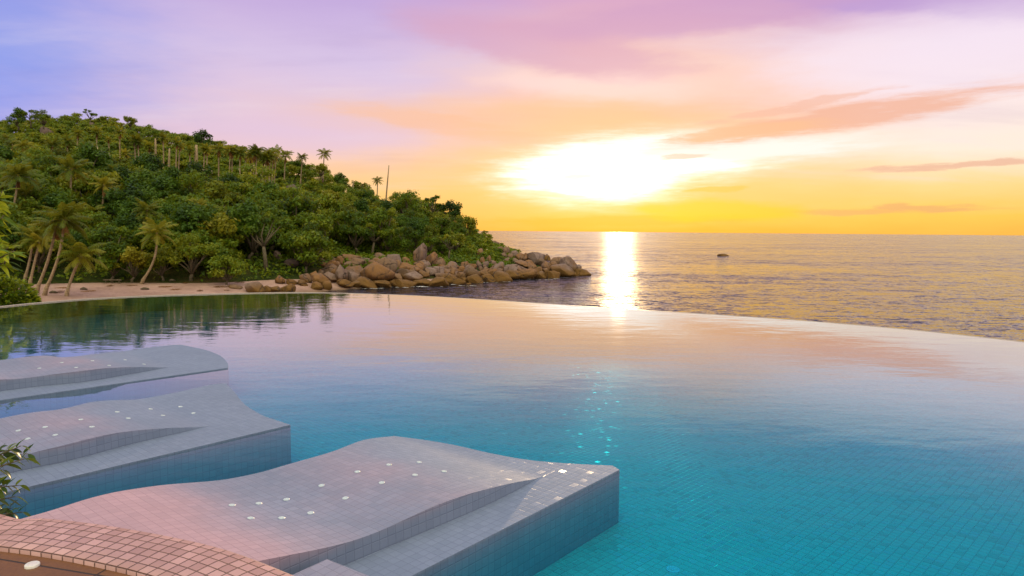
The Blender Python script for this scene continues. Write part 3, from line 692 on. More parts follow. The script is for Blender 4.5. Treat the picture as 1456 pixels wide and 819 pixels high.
# ------------------------------------------------------------------ scatter of the wood
HILLR = [(415, 268, 20, 14, 'dark purple dome rock showing through the trees high on the slope'), (457, 281, 20, 11, 'dark rock ledge right of the dome rock on the slope'), (65, 188, 15, 20, 'dark upright rock in the trees below the crest'),
         (131, 178, 9, 8, 'pale rock on the hill crest under the sparse tree'), (152, 179, 12, 6, 'flat pinkish rock on the hill crest'), (394, 362, 12, 10, 'brown rock showing between trunks above the beach'), (416, 372, 22, 10, 'brown earth-coloured rock face at the foot of the wood')]
for cx, cy, w, h, lab in HILLR:
    g = ground(cx, cy + h * .5)
    if g: TREE_XY.append((g.x, g.y, 3.5 if g.y > 130 else 2.0))
cand = []
TX = np.array(TREE_XY)
pts_ = []
tries = 0
cellmap = {}
def far_enough(x, y, dmin):
    ci, cj = int(x // 4), int(y // 4)
    for i in range(ci - 1, ci + 2):
        for j in range(cj - 1, cj + 2):
            for (a, b) in cellmap.get((i, j), ()):
                if (a - x) ** 2 + (b - y) ** 2 < dmin * dmin: return False
    return True
while tries < 26000:
    tries += 1
    ui = int(rng.random() * (NU - 1)); v = rng.random() ** .9 * 1.12
    p = hill_point(ui, v)
    dm = 2.5 if v < .5 else 2.7
    if p[2] < 1.4 or p[0] > 4.5 or v < .02: continue
    x_, y_ = proj(p)
    if x_ < -120 or x_ > 760: continue
    if x_ > 640 and v < .34: continue
    if x_ > 742: continue
    if 445 < x_ <= 640 and v < .23: continue
    if not far_enough(p[0], p[1], dm): continue
    # keep the sight lines to the palms and lone trees open
    dy_ = TX[:, 1] - p[1]; dd = (TX[:, 0] - p[0] * TX[:, 1] / p[1]) ** 2 + np.where(dy_ > 0, dy_ * .5, dy_) ** 2
    if np.any(dd < TX[:, 2] ** 2): continue
    zone = 'low' if (v < .36) else ('scrub' if v < .86 and x_ < 470 else 'top')
    if x_ > 560: zone = 'head'
    cellmap.setdefault((int(p[0] // 4), int(p[1] // 4)), []).append((p[0], p[1]))
    pts_.append((p, zone, x_, y_, v))
def size_of(zone, px_=0):
    if zone == 'low': return .62 + .60 * rng.random()
    if zone == 'scrub': return .28 + .26 * rng.random()
    if zone == 'head':
        f = min(1, max(0, (px_ - 628) / 90)); return (.45 + .40 * rng.random()) * (1 - f) + (.13 + .12 * rng.random()) * f
    return .5 + .3 * rng.random()
items = [(p, z_, x_, y_, v, size_of(z_, x_)) for p, z_, x_, y_, v in pts_]
items.sort(key=lambda t: -(t[5] / t[0][1]) if (-10 < t[2] < 740 and t[4] <= 1.0) else 1)
N_IND = 270
LBL = {'low': ('leafy green tree in the thick wood on the lower slope above the beach', 'trees of the lower slope wood'),
       'scrub': ('low bushy tree on the middle slope below the row of tall palms', 'bushy trees of the middle slope'),
       'head': ('tree of the headland wood above the big shore boulders', 'trees of the headland wood'),
       'top': ('small tree along the crest of the hill', 'trees along the hill crest')}
for p, z_, x_, y_, v, s in items[:N_IND]:
    k = int(rng.choice(6, p=[.24, .2, .2, .16, .14, .06]))
    place_tree(k, Vector(p), s, rng.random() * 6.3, LBL[z_][0], 'tree', LBL[z_][1], .85 + .3 * rng.random())
SV, ST_ = [], []
for p, z_, x_, y_, v, s in items[N_IND:]:
    k = rng.integers(3, 6) if z_ in ('scrub',) else rng.integers(0, 3)
    vv, ff, tt = LOW[k]; sc = s * (1.0 if k < 3 else 1.9)
    a = rng.random() * 6.3; R = np.array([[math.cos(a), -math.sin(a), 0], [math.sin(a), math.cos(a), 0], [0, 0, 1]]) * sc
    SV.append(vv @ R.T + p); ST_.append(tt + (rng.random() - .5) * .3)
if SV:
    SV = np.concatenate(SV); n = len(SV) // 4
    o = link('distant_woodland', mesh('distant_woodland', SV, np.arange(n * 4).reshape(n, 4), FOL, tint=np.concatenate(ST_)))
    tag(o, 'mass of small trees and scrub filling the hillside between the nearer trees', 'woodland', kind='stuff')
# undergrowth hugging the hillside so that little bare earth shows
n = 60000
uu = rng.integers(0, NU - 1, n); vv = rng.random(n) ** .8 * 1.1
P = np.array([hill_point(int(i), float(v)) for i, v in zip(uu, vv)])
xs_ = np.array([proj(p)[0] for p in P])
keep = (P[:, 2] > 1.4) & (P[:, 0] < 1) & ~((xs_ > 430) & (vv < .05)) & ~((xs_ > 640) & (vv < .22)); P = P[keep]
cl, fl, tl = leaves(P + np.array([0, 0, .25]), np.full(len(P), .55), len(P) * 3, .25, r=rng)
tag(link('undergrowth', mesh('undergrowth', cl, fl, FOL, tint=tl * .9)), 'dark leafy undergrowth covering the hillside below the trees', 'undergrowth', kind='stuff')

# ------------------------------------------------------------------ boulders
def boulder_mesh(seed, sub=4):
    r = random.Random(seed); bm = bmesh.new(); bmesh.ops.create_icosphere(bm, subdivisions=sub, radius=1)
    planes = []
    for _ in range(13):
        nv = Vector((r.gauss(0, 1), r.gauss(0, 1), r.gauss(0, .8))).normalized(); planes.append((nv, .52 + .38 * r.random()))
    sh = Vector((r.random() * 50, r.random() * 50, 0))
    for v in bm.verts:
        c = v.co.copy()
        for nv, d in planes:
            e = c.dot(nv) - d
            if e > 0: c -= nv * e * .95
        c *= 1 + .10 * mnoise.noise(c * 1.3 + sh) + .05 * mnoise.noise(c * 3.2 + sh) + .02 * mnoise.noise(c * 8 + sh)
        v.co = c
    for f in bm.faces: f.smooth = True
    zs = [v.co.z for v in bm.verts]; xs = [v.co.x for v in bm.verts]
    for v in bm.verts: v.co.x /= (max(xs) - min(xs)) / 2; v.co.z /= (max(zs) - min(zs)) / 2
    me = bpy.data.meshes.new('boulder'); bm.to_mesh(me); bm.free(); me.materials.append(ROCK); return me
ROCK_DARK = mat_plain('dark_lichened_rock', (.11, .07, .06), .9, 0, .3, 1.2)
BO = [boulder_mesh(100 + i) for i in range(9)]
def boulder(cx, cy, w, h, label, group, tilt=0., k=None, dy=0., deep=None):
    yb = cy + h * .5
    g = ground(cx, yb - 1) 
    Y = g.y + dy * .35; c = at_y(cx, cy, Y)
    sx, sz = w * .5 * Y / F, h * .5 * Y / F
    o = link('boulder', BO[k if k is not None else rng.integers(0, 9)])
    zlow = min(c.z - sz, drop(c.x, c.y)) - .25   # sink the foot into the ground
    hz = (c.z + sz - zlow) / 2; o.location = (c.x, c.y, zlow + hz)
    o.scale = (sx, max(sx, sz) * (.8 + .3 * rng.random()), hz)
    o.rotation_euler = (0, math.radians(tilt), 0)
    tag(o, label, 'boulder', group); return o
G1 = 'boulders along the headland shore'
UNI = [
    (533, 386, 42, 27, 'biggest pale pink dome boulder with a flat front at the shore', 0, 0), (549, 381, 30, 30, 'long sloping slab boulder leaning on the biggest pale dome', 32, 3.5),
    (540, 366, 18, 10, 'flat pink boulder on top of the pile above the biggest dome', 12, 6), (560, 373, 21, 23, 'blocky upright boulder behind the long sloping slab', 15, 5),
    (566, 364, 12, 9, 'mossy brown boulder behind the blocky upright one', 0, 8), (577, 373, 13, 12, 'egg-shaped boulder between the blocky one and the standing stone', 0, 6),
    (583, 360, 8, 12, 'small pointed stone left of the tall standing boulder', 0, 9), (597, 364, 17, 30, 'tall standing egg-shaped boulder above the shore pile', 0, 7),
    (613, 371, 16, 21, 'broad boulder right beside the tall standing one', 0, 6), (576, 379, 14, 11, 'pale stone wedged below the egg-shaped boulder', 0, 4),
    (584, 384, 23, 12, 'flat orange boulder in the middle of the pile', -12, 3), (596, 381, 12, 11, 'pinkish pointed stone below the tall standing boulder', 20, 4),
    (614, 386, 18, 13, 'pink slanted boulder right of the flat orange one', 25, 3), (602, 390, 13, 11, 'lavender grey stone at the foot of the pink slanted boulder', 0, 2),
    (586, 392, 25, 11, 'long pale flat boulder at the water front of the pile', -5, 1), (564, 394, 17, 12, 'brown boulder at the toe of the long sloping slab', 20, 1),
    (501, 393, 17, 17, 'round orange brown boulder left of the biggest dome', 0, 0), (507, 387, 24, 18, 'lavender grey boulder behind the round orange brown one', 0, 4),
    (668, 387, 21, 19, 'big tan rounded boulder halfway along the headland shore', 0, 0), (468, 385, 20, 15, 'cracked tan boulder on top of the left pile beside the sand', 0, 3),
    (484, 389, 16, 24, 'tall brown boulder at the right of the left pile', 0, 1), (454, 397, 21, 16, 'grey boulder in front of the left pile', 0, 0),
    (447, 393, 14, 15, 'upright boulder at the left of the left pile', 0, 2), (435, 395, 15, 12, 'pale low boulder between sand and left pile', 0, 1),
    (466, 405, 13, 12, 'small brown boulder at the water below the left pile', 0, 0), (450, 406, 14, 9, 'flat brown boulder at the water left of the small brown one', 0, 0),
    (471, 394, 20, 13, 'rounded boulder in the middle of the left pile', 0, 0), (397, 397, 13, 11, 'round orange boulder alone on the sand', 0, 0),
    (414, 400, 14, 8, 'low orange wedge boulder on the sand right of the round one', 15, 0), (430, 402, 13, 7, 'dark small boulder on the sand before the left pile', 20, 0),
    (363, 408, 24, 15, 'largest dark brown boulder by the pool rim', 0, 0), (380, 411, 10, 8, 'small dark boulder right of the largest by the pool rim', 0, 0),
    (392, 411, 18, 9, 'low dark wet boulder in the row by the pool rim', 0, 0), (409, 411, 19, 12, 'round dark boulder at the right end of the row by the pool rim', 0, 0),
    (334, 407, 18, 5, 'flat dark stone on the sand beside the spreading shrub tree', 0, 0), (722, 371, 19, 9, 'orange lit slab high on the headland point', 12, 2),
    (702, 347, 12, 12, 'boulder on the skyline of the headland above the sea', 0, 10), (683, 361, 9, 15, 'upright stone at the edge of the headland scrub', 0, 4),
    (761, 365, 22, 16, 'highest lumpy boulder on the headland point', 0, 3), (777, 366, 12, 11, 'round boulder right of the highest lumpy one', 0, 3),
    (792, 372, 20, 13, 'flat layered boulder near the tip of the headland', 0, 2), (807, 377, 21, 23, 'big dark dome boulder at the tip of the headland', 0, 1),
    (798, 384, 30, 17, 'long dark boulder below the dome at the tip', 0, 0), (820, 383, 12, 11, 'small boulder right of the dome at the tip', 0, 0), (826, 388, 22, 10, 'last low dark rock at the end of the headland', 0, 0),
]
for cx, cy, w, h, lab, tl, dy in UNI: boulder(cx, cy, w * 1.2, h * 1.15, lab, G1, tl, None, dy)
GEN = [(573, 402, 28, 11), (601, 402, 26, 10), (621, 401, 28, 12), (638, 397, 22, 12), (542, 402, 26, 9), (521, 402, 28, 9), (675, 397, 18, 12), (649, 400, 18, 10), (693, 396, 17, 11), (712, 394, 24, 13),
       (749, 389, 28, 11), (738, 383, 26, 10), (744, 376, 22, 10), (759, 385, 13, 14), (776, 379, 14, 14), (785, 390, 18, 12), (687, 389, 13, 9), (710, 385, 9, 8), (727, 390, 18, 9), (700, 388, 12, 9),
       (720, 357, 10, 10), (731, 362, 10, 10), (740, 366, 14, 10), (749, 365, 8, 8), (712, 355, 8, 8), (680, 375, 7, 9), (686, 371, 6, 10), (690, 376, 7, 8), (695, 370, 6, 10), (700, 374, 8, 9), (690, 382, 8, 8),
       (704, 380, 8, 8), (712, 377, 8, 9), (633, 386, 14, 10), (645, 389, 12, 9), (655, 391, 13, 10), (628, 380, 10, 9), (640, 381, 9, 8), (627, 392, 14, 8), (660, 398, 12, 8), (560, 402, 14, 8), (490, 402, 20, 8), (505, 403, 16, 7),
       (768, 372, 12, 10), (731, 372, 12, 9), (752, 375, 12, 9), (786, 377, 10, 10), (735, 390, 14, 9), (768, 391, 16, 9), (812, 390, 14, 8), (657, 383, 9, 9), (646, 379, 9, 8), (660, 376, 8, 8), (716, 364, 9, 9), (725, 365, 8, 8)]
for cx, cy, w, h in GEN:
    side = cx < 640
    boulder(cx, cy, w * 1.3, h * 1.3, 'weathered brown boulder packed among the rocks under the headland wood' if side else 'weathered brown boulder packed among the rocks of the outer headland point', 'packed boulders under the headland wood' if side else 'packed boulders of the outer headland point', rng.normal() * 10)
SC = []
for _ in range(400):
    ui = int(rng.integers(int(NU * .42), int(NU * .90))); v = .02 + .11 * rng.random() ** 1.3
    p = hill_point(ui, v); x_, y_ = proj(p)
    if not (455 < x_ < 815) or len(SC) >= 75: continue
    if any((p[0] - a) ** 2 + (p[1] - b) ** 2 < 1.6 for a, b in SC): continue
    SC.append((p[0], p[1])); sz = .45 + .95 * rng.random() ** 2
    o = link('boulder', BO[rng.integers(0, 9)]); o.location = (p[0], p[1], p[2] + sz * .25); o.scale = (sz * (.8 + .5 * rng.random()), sz * (.8 + .5 * rng.random()), sz * (.7 + .6 * rng.random())); o.rotation_euler = (rng.normal() * .3, rng.normal() * .3, rng.random() * 6)
    out_pt = x_ > 640
    tag(o, 'weathered brown boulder packed among the rocks of the outer headland point' if out_pt else 'weathered brown boulder packed among the rocks under the headland wood', 'boulder', 'packed boulders of the outer headland point' if out_pt else 'packed boulders under the headland wood')
# white wash where the sea meets the rocks
FV, FF = [], []
for (px, py, l, w_) in [(556, 409, 2.6, .8), (575, 408, 1.6, .6), (604, 408, 3.0, .7), (632, 405, 1.8, .6), (652, 405, 2.6, .9), (668, 406.5, 2.2, .6), (690, 402, 2.0, .5), (712, 400.5, 2.2, .5), (745, 397, 1.6, .5), (777, 398, 2.4, .6), (790, 396.5, 1.6, .5), (842, 390.5, 2.2, .4), (520, 410, 2.0, .5)]:
    c_ = at_z(px, py, 0)
    for q in range(7):
        cx_, cy_ = c_.x + rng.normal() * l * .45, c_.y + rng.normal() * w_ * .8; r1 = (.15 + .45 * rng.random()) * l * .35; b = len(FV); k_ = 11
        for j in range(k_):
            a = 2 * PI * j / k_; rr = r1 * (.55 + .6 * rng.random()); FV.append((cx_ + rr * math.cos(a), cy_ + rr * .5 * math.sin(a), .03 + .001 * q))
        FF.append(tuple(range(b, b + k_)))
FOAM = mat_plain('sea_foam', (.62, .60, .62), .8, 0, .05, 6)
tag(link('sea_foam', mesh('sea_foam', FV, FF, FOAM)), 'broken white wash where small waves meet the shore boulders', 'foam', kind='stuff')
WASH = [(667, 404, 12, 5), (650, 405, 7, 4), (780, 398, 9, 4), (755, 397, 8, 4), (685, 401, 7, 4), (610, 408, 8, 3)]
for cx, cy, w, h in WASH: boulder(cx, cy, w, h, 'small dark rock awash in the shallows off the headland boulders', 'rocks awash off the headland')
for cx, cy, w, h, lab in HILLR:
    g = ground(cx, cy + h * .5) or at_y(cx, cy, 220); Y = g.y
    o = link('boulder', BO[rng.integers(0, 9)]); o.scale = (w * .52 * Y / F, w * .5 * Y / F, h * .7 * Y / F); o.location = (g.x, g.y, drop(g.x, g.y) + h * .3 * Y / F); o.material_slots[0].link = 'OBJECT'; o.material_slots[0].material = ROCK_DARK; tag(o, lab, 'rock', 'rocks showing on the hillside')
o = link('sea_rock', BO[2]); c = at_z(1028, 364, 0.); o.location = (c.x, c.y, -.1); o.scale = (2.2, 1.7, .95); tag(o, 'small dark rock alone far out in the open sea', 'rock')
# driftwood and beach litter
for i, (x, y, l, a, lab) in enumerate([(76, 417, .8, .1, 'dark driftwood chunk on the sand right of the leaning palms'), (119, 412, .9, -.3, 'short dark log on the sand right of the short stout palm'), (160, 403, 2.1, .05, 'low plank bench on the sand before the leafy tree'),
                                       (206, 412, .9, .2, 'flat dark patch of driftwood in the middle of the sand'), (245, 400, .7, .5, 'little log at the back of the sand under the dark trees')]):
    g = ground(x, y)
    if 'bench' in lab:
        b = empty('plank_bench', g, lab, 'bench')
        v, f = join([tube([(-1.1, 0, .42), (1.1, 0, .42)], [.09, .09], 6)]); link('seat', mesh('seat', v, f, BARK), b)
        for sx in (-.8, .8):
            v, f = tube([(sx, 0, -.2), (sx, 0, .40)], [.07, .06], 6); link('leg', mesh('leg', v, f, BARK), b)
    else:
        v, f = tube([(-l * .5, 0, .05), (-.1 * l, .05, .16), (.2 * l, -.03, .14), (l * .5, .05, .06)], [.10, .16, .14, .07], 8)
        d = tag(link('driftwood', mesh('driftwood', v, f, BARK, True), None, g), lab, 'driftwood', 'driftwood on the beach'); d.rotation_euler.z = a

FRONDM = []
for k in range(3):
    v, f, t = frond(2.2, .12, 0, .35, np.random.default_rng(60 + k), 11, .06, .05); FRONDM.append(mesh('fallen_frond', v, f, DEADF, tint=t))
for i, (x, y) in enumerate([(105, 410), (140, 414), (178, 407), (222, 409), (262, 404), (300, 409), (330, 414), (240, 413), (90, 414), (285, 415), (155, 408), (350, 402)]):
    g = ground(x, y)
    d = tag(link('fallen_frond', FRONDM[i % 3], None, g + Vector((0, 0, .10))), 'dry brown palm frond lying on the beach sand', 'palm frond', 'dry fronds fallen on the beach'); d.rotation_euler.z = rng.random() * 6.3; d.scale = (.6 + .4 * rng.random(),) * 3
# ------------------------------------------------------------------ the pool
EDGE_PX = [(0, 437), (50, 432), (130, 425.5), (210, 421.5), (300, 418.7), (380, 417), (430, 416.5), (480, 417), (540, 418.5), (600, 421), (700, 427), (830, 436), (940, 443), (1050, 450), (1150, 457), (1280, 468), (1400, 480.5), (1456, 487)]
edge = [(-13.2, 9.0), (-13.1, 11.0), (-12.6, 12.9), (-12.0, 14.3)] + [tuple(at_z(x, y, Z_WATER)[:2]) for x, y in EDGE_PX] + [(9.35, 10.2), (9.8, 8.6), (10.1, 6.6), (10.1, 4.0), (9.6, 1.5)]
edge = resample(catmull(edge, 160), 160)
COPE_PX = [(0, 732), (65, 738), (130, 745), (190, 754), (250, 765), (295, 775), (330, 785), (372, 800), (420, 819)]
cope_out = [(-13.3, 6.6), (-11, 6.1), (-8, 5.3), (-5.5, 4.55), (-4.2, 4.2)] + [tuple(at_z(x + 9, y - 8, Z_COPE)[:2]) for x, y in COPE_PX] + [(-.55, 2.6), (0.1, 2.0), (1.0, 1.3), (2.4, .55), (4.5, 0), (7, -.3), (9.6, -.4)]
cope_out = resample(catmull(cope_out, 200), 260)
outline = np.concatenate([edge, cope_out[::-1]])
def poly(name, pts, z, mat, flip=False):
    n = len(pts); V = [(x, y, z) for x, y in pts]
    f = list(range(n));  f = f[::-1] if flip else f
    return mesh(name, V, [tuple(f)], mat)
ca, sa = math.cos(math.radians(45)), math.sin(math.radians(45))
def rot_uv(p, deg):
    c, s = math.cos(math.radians(deg)), math.sin(math.radians(deg)); return (p[0] * s + p[1] * c, p[0] * c - p[1] * s)
V = [(x, y, Z_FLOOR) for x, y in outline]
tag(link('pool_floor', mesh('pool_floor', V, [tuple(range(len(V)))][::1], T_FLOOR, uv=[rot_uv(v, 45.5) for v in V])), kind='structure')
# body of water: top, sides and a bottom hidden under the floor
n = len(outline)
inset = outline
V = [(x, y, Z_WATER) for x, y in inset] + [(x, y, Z_FLOOR - .12) for x, y in inset]
area = sum(inset[i][0] * inset[(i + 1) % n][1] - inset[(i + 1) % n][0] * inset[i][1] for i in range(n))
ccw = area > 0
Fc = [tuple(range(n)) if ccw else tuple(reversed(range(n))), tuple(reversed(range(n, 2 * n))) if ccw else tuple(range(n, 2 * n))]
for i in range(n):
    j = (i + 1) % n; q = (i, n + i, n + j, j); Fc.append(q if ccw else q[::-1])
tag(link('pool_water', mesh('pool_water', V, Fc, WATER)), kind='structure')
# vanishing edge: wall whose top is level with the water
def offset_curve(P, d):
    P = np.asarray(P); t = np.gradient(P, axis=0); t /= np.linalg.norm(t, axis=1)[:, None]
    return P + np.stack([-t[:, 1], t[:, 0]], 1) * d
ein = edge; eout = offset_curve(edge, .16)
ztop = np.array([Z_WATER + (.022 if x < -6.5 else .004 + .018 * max(0, min(1, (-x - 4.0) / 2.5))) for x, y in edge])
L_ = np.r_[0, np.cumsum(np.linalg.norm(np.diff(edge, axis=0), axis=1))]
V, UV, Fc = [], [], []
for i in range(len(edge)):
    a, b = ein[i], eout[i]
    V += [(a[0], a[1], Z_FLOOR - .2), (a[0], a[1], ztop[i] - .012), (a[0] * .85 + b[0] * .15, a[1] * .85 + b[1] * .15, ztop[i]), (b[0], b[1], ztop[i] - .01), (b[0], b[1], 2.5)]
    UV += [(L_[i], 0), (L_[i], .75), (L_[i], .8), (L_[i], .96), (L_[i], 4.)]
for i in range(len(edge) - 1):
    for k in range(4): Fc.append((i * 5 + k, (i + 1) * 5 + k, (i + 1) * 5 + k + 1, i * 5 + k + 1))
RIM = mat_tile('rim_mosaic', (.058, .058), (.30, .25, .20), (.36, .30, .25), (.18, .14, .11), .06, 0, .3, .04)
tag(link('infinity_edge_wall', mesh('infinity_edge_wall', V, Fc, RIM, uv=UV)), 'long curved vanishing edge wall holding the pool water above the sea', 'pool wall')

# tiled coping along the near side
cin = offset_curve(cope_out, -.36)
Lc = np.r_[0, np.cumsum(np.linalg.norm(np.diff(cope_out, axis=0), axis=1))]
prof = [(-.0, -.85, -.9), (0, -.16, -.16), (.004, -.055, -.055), (.02, -.022, -.02), (.05, -.004, .02), (.09, 0, .06), (.16, .004, .13), (.26, .002, .23), (.352, 0, .322), (.358, -.006, .33), (.36, -.06, .39)]
V, UV, Fc = [], [], []
for i in range(len(cope_out)):
    a = cope_out[i]; d = (cin[i] - a) / .36
    for (o_, z, vv) in prof: V.append((a[0] + d[0] * o_, a[1] + d[1] * o_, Z_COPE + z)); UV.append((Lc[i], vv + .002))
np_ = len(prof)
for i in range(len(cope_out) - 1):
    for k in range(np_ - 1): Fc.append((i * np_ + k, i * np_ + k + 1, (i + 1) * np_ + k + 1, (i + 1) * np_ + k))
tag(link('pool_coping', mesh('pool_coping', V, Fc, T_COPE, True, uv=UV)), 'raised pinkish tiled coping curving along the near side of the pool', 'coping')
# brown deck inside the coping
dk = [tuple(p) for p in cin] + [(9.6, -9), (-13.3, -9)]
V = [(x, y, Z_COPE - .022) for x, y in dk]
tag(link('pool_deck', mesh('pool_deck', V, [tuple(range(len(V)))], DECK)), kind='structure')

# three in-pool lounges
def prof_h(s):
    return float(np.interp(s, [-4.5, -3.6, -3.07, -2.89, -2.65, -2.45, -2.25, -2.1, -1.94, -1.75, -1.55, -1.35, -1.15, -.95, -.75, -.55, 0],
                              [  .272, .272, .270, .245, .195, .152, .118, .108, .112, .126, .134, .128, .108, .078, .042, .0, .0]))
_s = np.linspace(-4.5, 0.2, 400); _h = np.array([prof_h(s) for s in _s]); _k = np.hanning(31); _k /= _k.sum()
_h = np.convolve(np.pad(_h, 15, 'edge'), _k, 'valid')
def Hs(s, sh=0.): return float(np.interp(s + sh, _s, _h))
def coons(c0, c1, d0, d1, a, b):
    """c0,c1: curves along the length (near, far); d0,d1: curves across (back, end)"""
    def ev(cv, t):
        x = t * (len(cv) - 1); k = min(int(x), len(cv) - 2); return cv[k] + (cv[k + 1] - cv[k]) * (x - k)
    return ((1 - b) * ev(c0, a) + b * ev(c1, a) + (1 - a) * ev(d0, b) + a * ev(d1, b)
            - ((1 - a) * (1 - b) * c0[0] + a * (1 - b) * c0[-1] + (1 - a) * b * c1[0] + a * b * c1[-1]))
def lounge(label, near_px, corner_px, end_px, far_px, jets_px, sh=0., stepw=.37, Smin=-3.9):
    c = np.array(at_z(*corner_px, Z_STEP)[:2]); nb = np.array(at_z(*near_px, Z_STEP)[:2])
    e = (c - nb) / np.linalg.norm(c - nb); nrm = np.array([-e[1], e[0]])
    def solve(px, py):
        z = Z_STEP
        for _ in range(12):
            p = at_z(px, py, z); s = np.dot(np.array(p[:2]) - c, e); z = .5 * z + .5 * (Z_STEP + Hs(s, sh))
        return np.array(p[:2])
    endp = [c] + [np.array(at_z(*p, Z_STEP)[:2]) for p in end_px]
    farp = [endp[-1]] + [solve(*p) for p in far_px]
    last = farp[-1]; sl = np.dot(last - c, e)
    if sl > Smin: farp.append(last + (-e) * (sl - Smin))
    farp = resample(catmull(farp, 60), 60)[::-1]
    endp = resample(catmull(endp, 40), 40)
    near = np.stack([c + e * Smin, c])
    near = resample(near, 60); back = np.stack([near[0], farp[0]])
    NA, NB = 110, 56
    W = abs(np.dot(farp[30] - c, nrm)); 
    bs = stepw / W
    blist = [0, bs * .25, bs * .5, bs * .75, bs - .004] + list(np.linspace(bs, 1, NB))
    V, UV, Fc = [], [], []
    for i in range(NA + 1):
        a = i / NA
        for k, b in enumerate(blist):
            p = coons(near, farp, back, endp, a, b); s = np.dot(p - c, e); w = np.dot(p - c, nrm)
            h = Hs(s, sh) if b >= bs else 0
            V.append((p[0], p[1], Z_STEP + h)); UV.append((s, w + (0 if b < bs else h * .0)))
    nb_ = len(blist); step = {4}
    for i in range(NA):
        for k in range(nb_ - 1):
            if k in step: continue
            Fc.append((i * nb_ + k, (i + 1) * nb_ + k, (i + 1) * nb_ + k + 1, i * nb_ + k + 1))
    root = empty('pool_lounge', (c[0], c[1], Z_FLOOR), label, 'pool lounge', 'tiled wave lounges built into the pool')
    off = np.array([c[0], c[1], Z_FLOOR])
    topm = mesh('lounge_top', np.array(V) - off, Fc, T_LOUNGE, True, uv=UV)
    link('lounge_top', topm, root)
    # riser between step and bed
    V2, U2, F2 = [], [], []
    for i in range(NA + 1):
        for k in (4, 5):
            q = V[i * nb_ + k]; V2.append((q[0], q[1], q[2])); U2.append((UV[i * nb_ + k][0], q[2]))
    for i in range(NA): F2.append((2 * i, 2 * i + 2, 2 * i + 3, 2 * i + 1))
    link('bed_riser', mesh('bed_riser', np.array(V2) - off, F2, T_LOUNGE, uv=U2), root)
    # outer sides down to the floor
    ring = [i * nb_ for i in range(NA + 1)] + [NA * nb_ + k for k in range(1, nb_)] + [i * nb_ + nb_ - 1 for i in range(NA - 1, -1, -1)] + [k for k in range(nb_ - 2, -1, -1)]
    V3, U3, F3 = [], [], []; acc = 0
    for j, r_ in enumerate(ring):
        q = V[r_]
        if j: acc += math.hypot(q[0] - V[ring[j - 1]][0], q[1] - V[ring[j - 1]][1])
        V3 += [(q[0], q[1], q[2]), (q[0], q[1], Z_FLOOR - .02)]; U3 += [(acc, q[2]), (acc, Z_FLOOR)]
    for j in range(len(ring) - 1): F3.append((2 * j, 2 * j + 1, 2 * j + 3, 2 * j + 2))
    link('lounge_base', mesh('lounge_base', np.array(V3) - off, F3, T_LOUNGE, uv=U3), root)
    for (jx, jy) in jets_px:
        p = solve(jx, jy); s = np.dot(p - c, e); z = Z_STEP + Hs(s, sh)
        sl_ = (Hs(s + .03, sh) - Hs(s - .03, sh)) / .06
        o = link('air_jet', JET, root, (p[0] - off[0], p[1] - off[1], z - off[2] + .002))
        t = Vector((e[0], e[1], sl_)).normalized(); nz = Vector((nrm[0], nrm[1], 0)).cross(t); nz = nz if nz.z > 0 else -nz
        o.rotation_euler = nz.to_track_quat('Z', 'Y').to_euler()
    return root
def disc(prof, n=20):
    V, Fc = [], []
    for (r_, z) in prof:
        for k in range(n): V.append((r_ * math.cos(2 * PI * k / n), r_ * math.sin(2 * PI * k / n), z))
    for i in range(len(prof) - 1):
        for k in range(n): Fc.append((i * n + k, i * n + (k + 1) % n, (i + 1) * n + (k + 1) % n, (i + 1) * n + k))
    Fc.append(tuple(range((len(prof) - 1) * n, len(prof) * n)))
    return V, Fc
v_, f_ = disc([(.0195, -.006), (.0195, .0008), (.0175, .0025), (.0145, .0025), (.0135, .0008), (.0075, .0008), (.0065, .003), (.003, .003)]); JET = mesh('air_jet', v_, f_, JETM)
z4 = lambda L: [(x / 2.416, 480 + y / 2.416) for x, y in L]
lounge('nearest wave lounge beside the coping with its long side facing right', (585, 819), (881, 668),
       [(872, 662), (835, 660.5), (760, 655), (700, 645), (650, 633.5), (600, 625), (560, 621)], [(520, 625), (470, 643), (390, 666), (330, 680), (250, 688), (180, 697), (100, 717), (40, 735)],
       [(508, 671), (542.6, 686.5), (553, 661), (596, 657.6), (590, 675.6), (631.5, 670.5), (457, 690.5), (491, 708.5), (441.6, 729.6), (407.5, 710.4), (368, 716), (400.5, 736.7), (356.6, 737), (330, 718.6)])
lounge('middle wave lounge behind the leafy twig at the left of the pool', (37, 693), (413, 604),
       [(395, 598), (372, 590), (347, 574), (333, 557), (321, 545)], [(300, 547), (250, 558), (185, 568.5), (135, 571), (85, 582), (0, 595)],
       z4([(63, 320), (95, 348), (155, 308), (190, 335), (278, 282), (316, 307), (403, 256), (441, 278), (518, 246), (560, 268), (620, 238), (664, 260)]), 0., .40)
lounge('farthest wave lounge fading under the reflected sky', (0, 569), (324, 523),
       [(324, 517), (315, 507), (300, 500), (286, 496), (257, 490)], [(240, 491), (178, 499), (130, 504), (90, 508), (0, 512)],
       z4([(135, 106), (213, 86), (262, 103), (318, 80), (375, 96), (430, 77), (495, 92)]), 0., .50, -5.7)
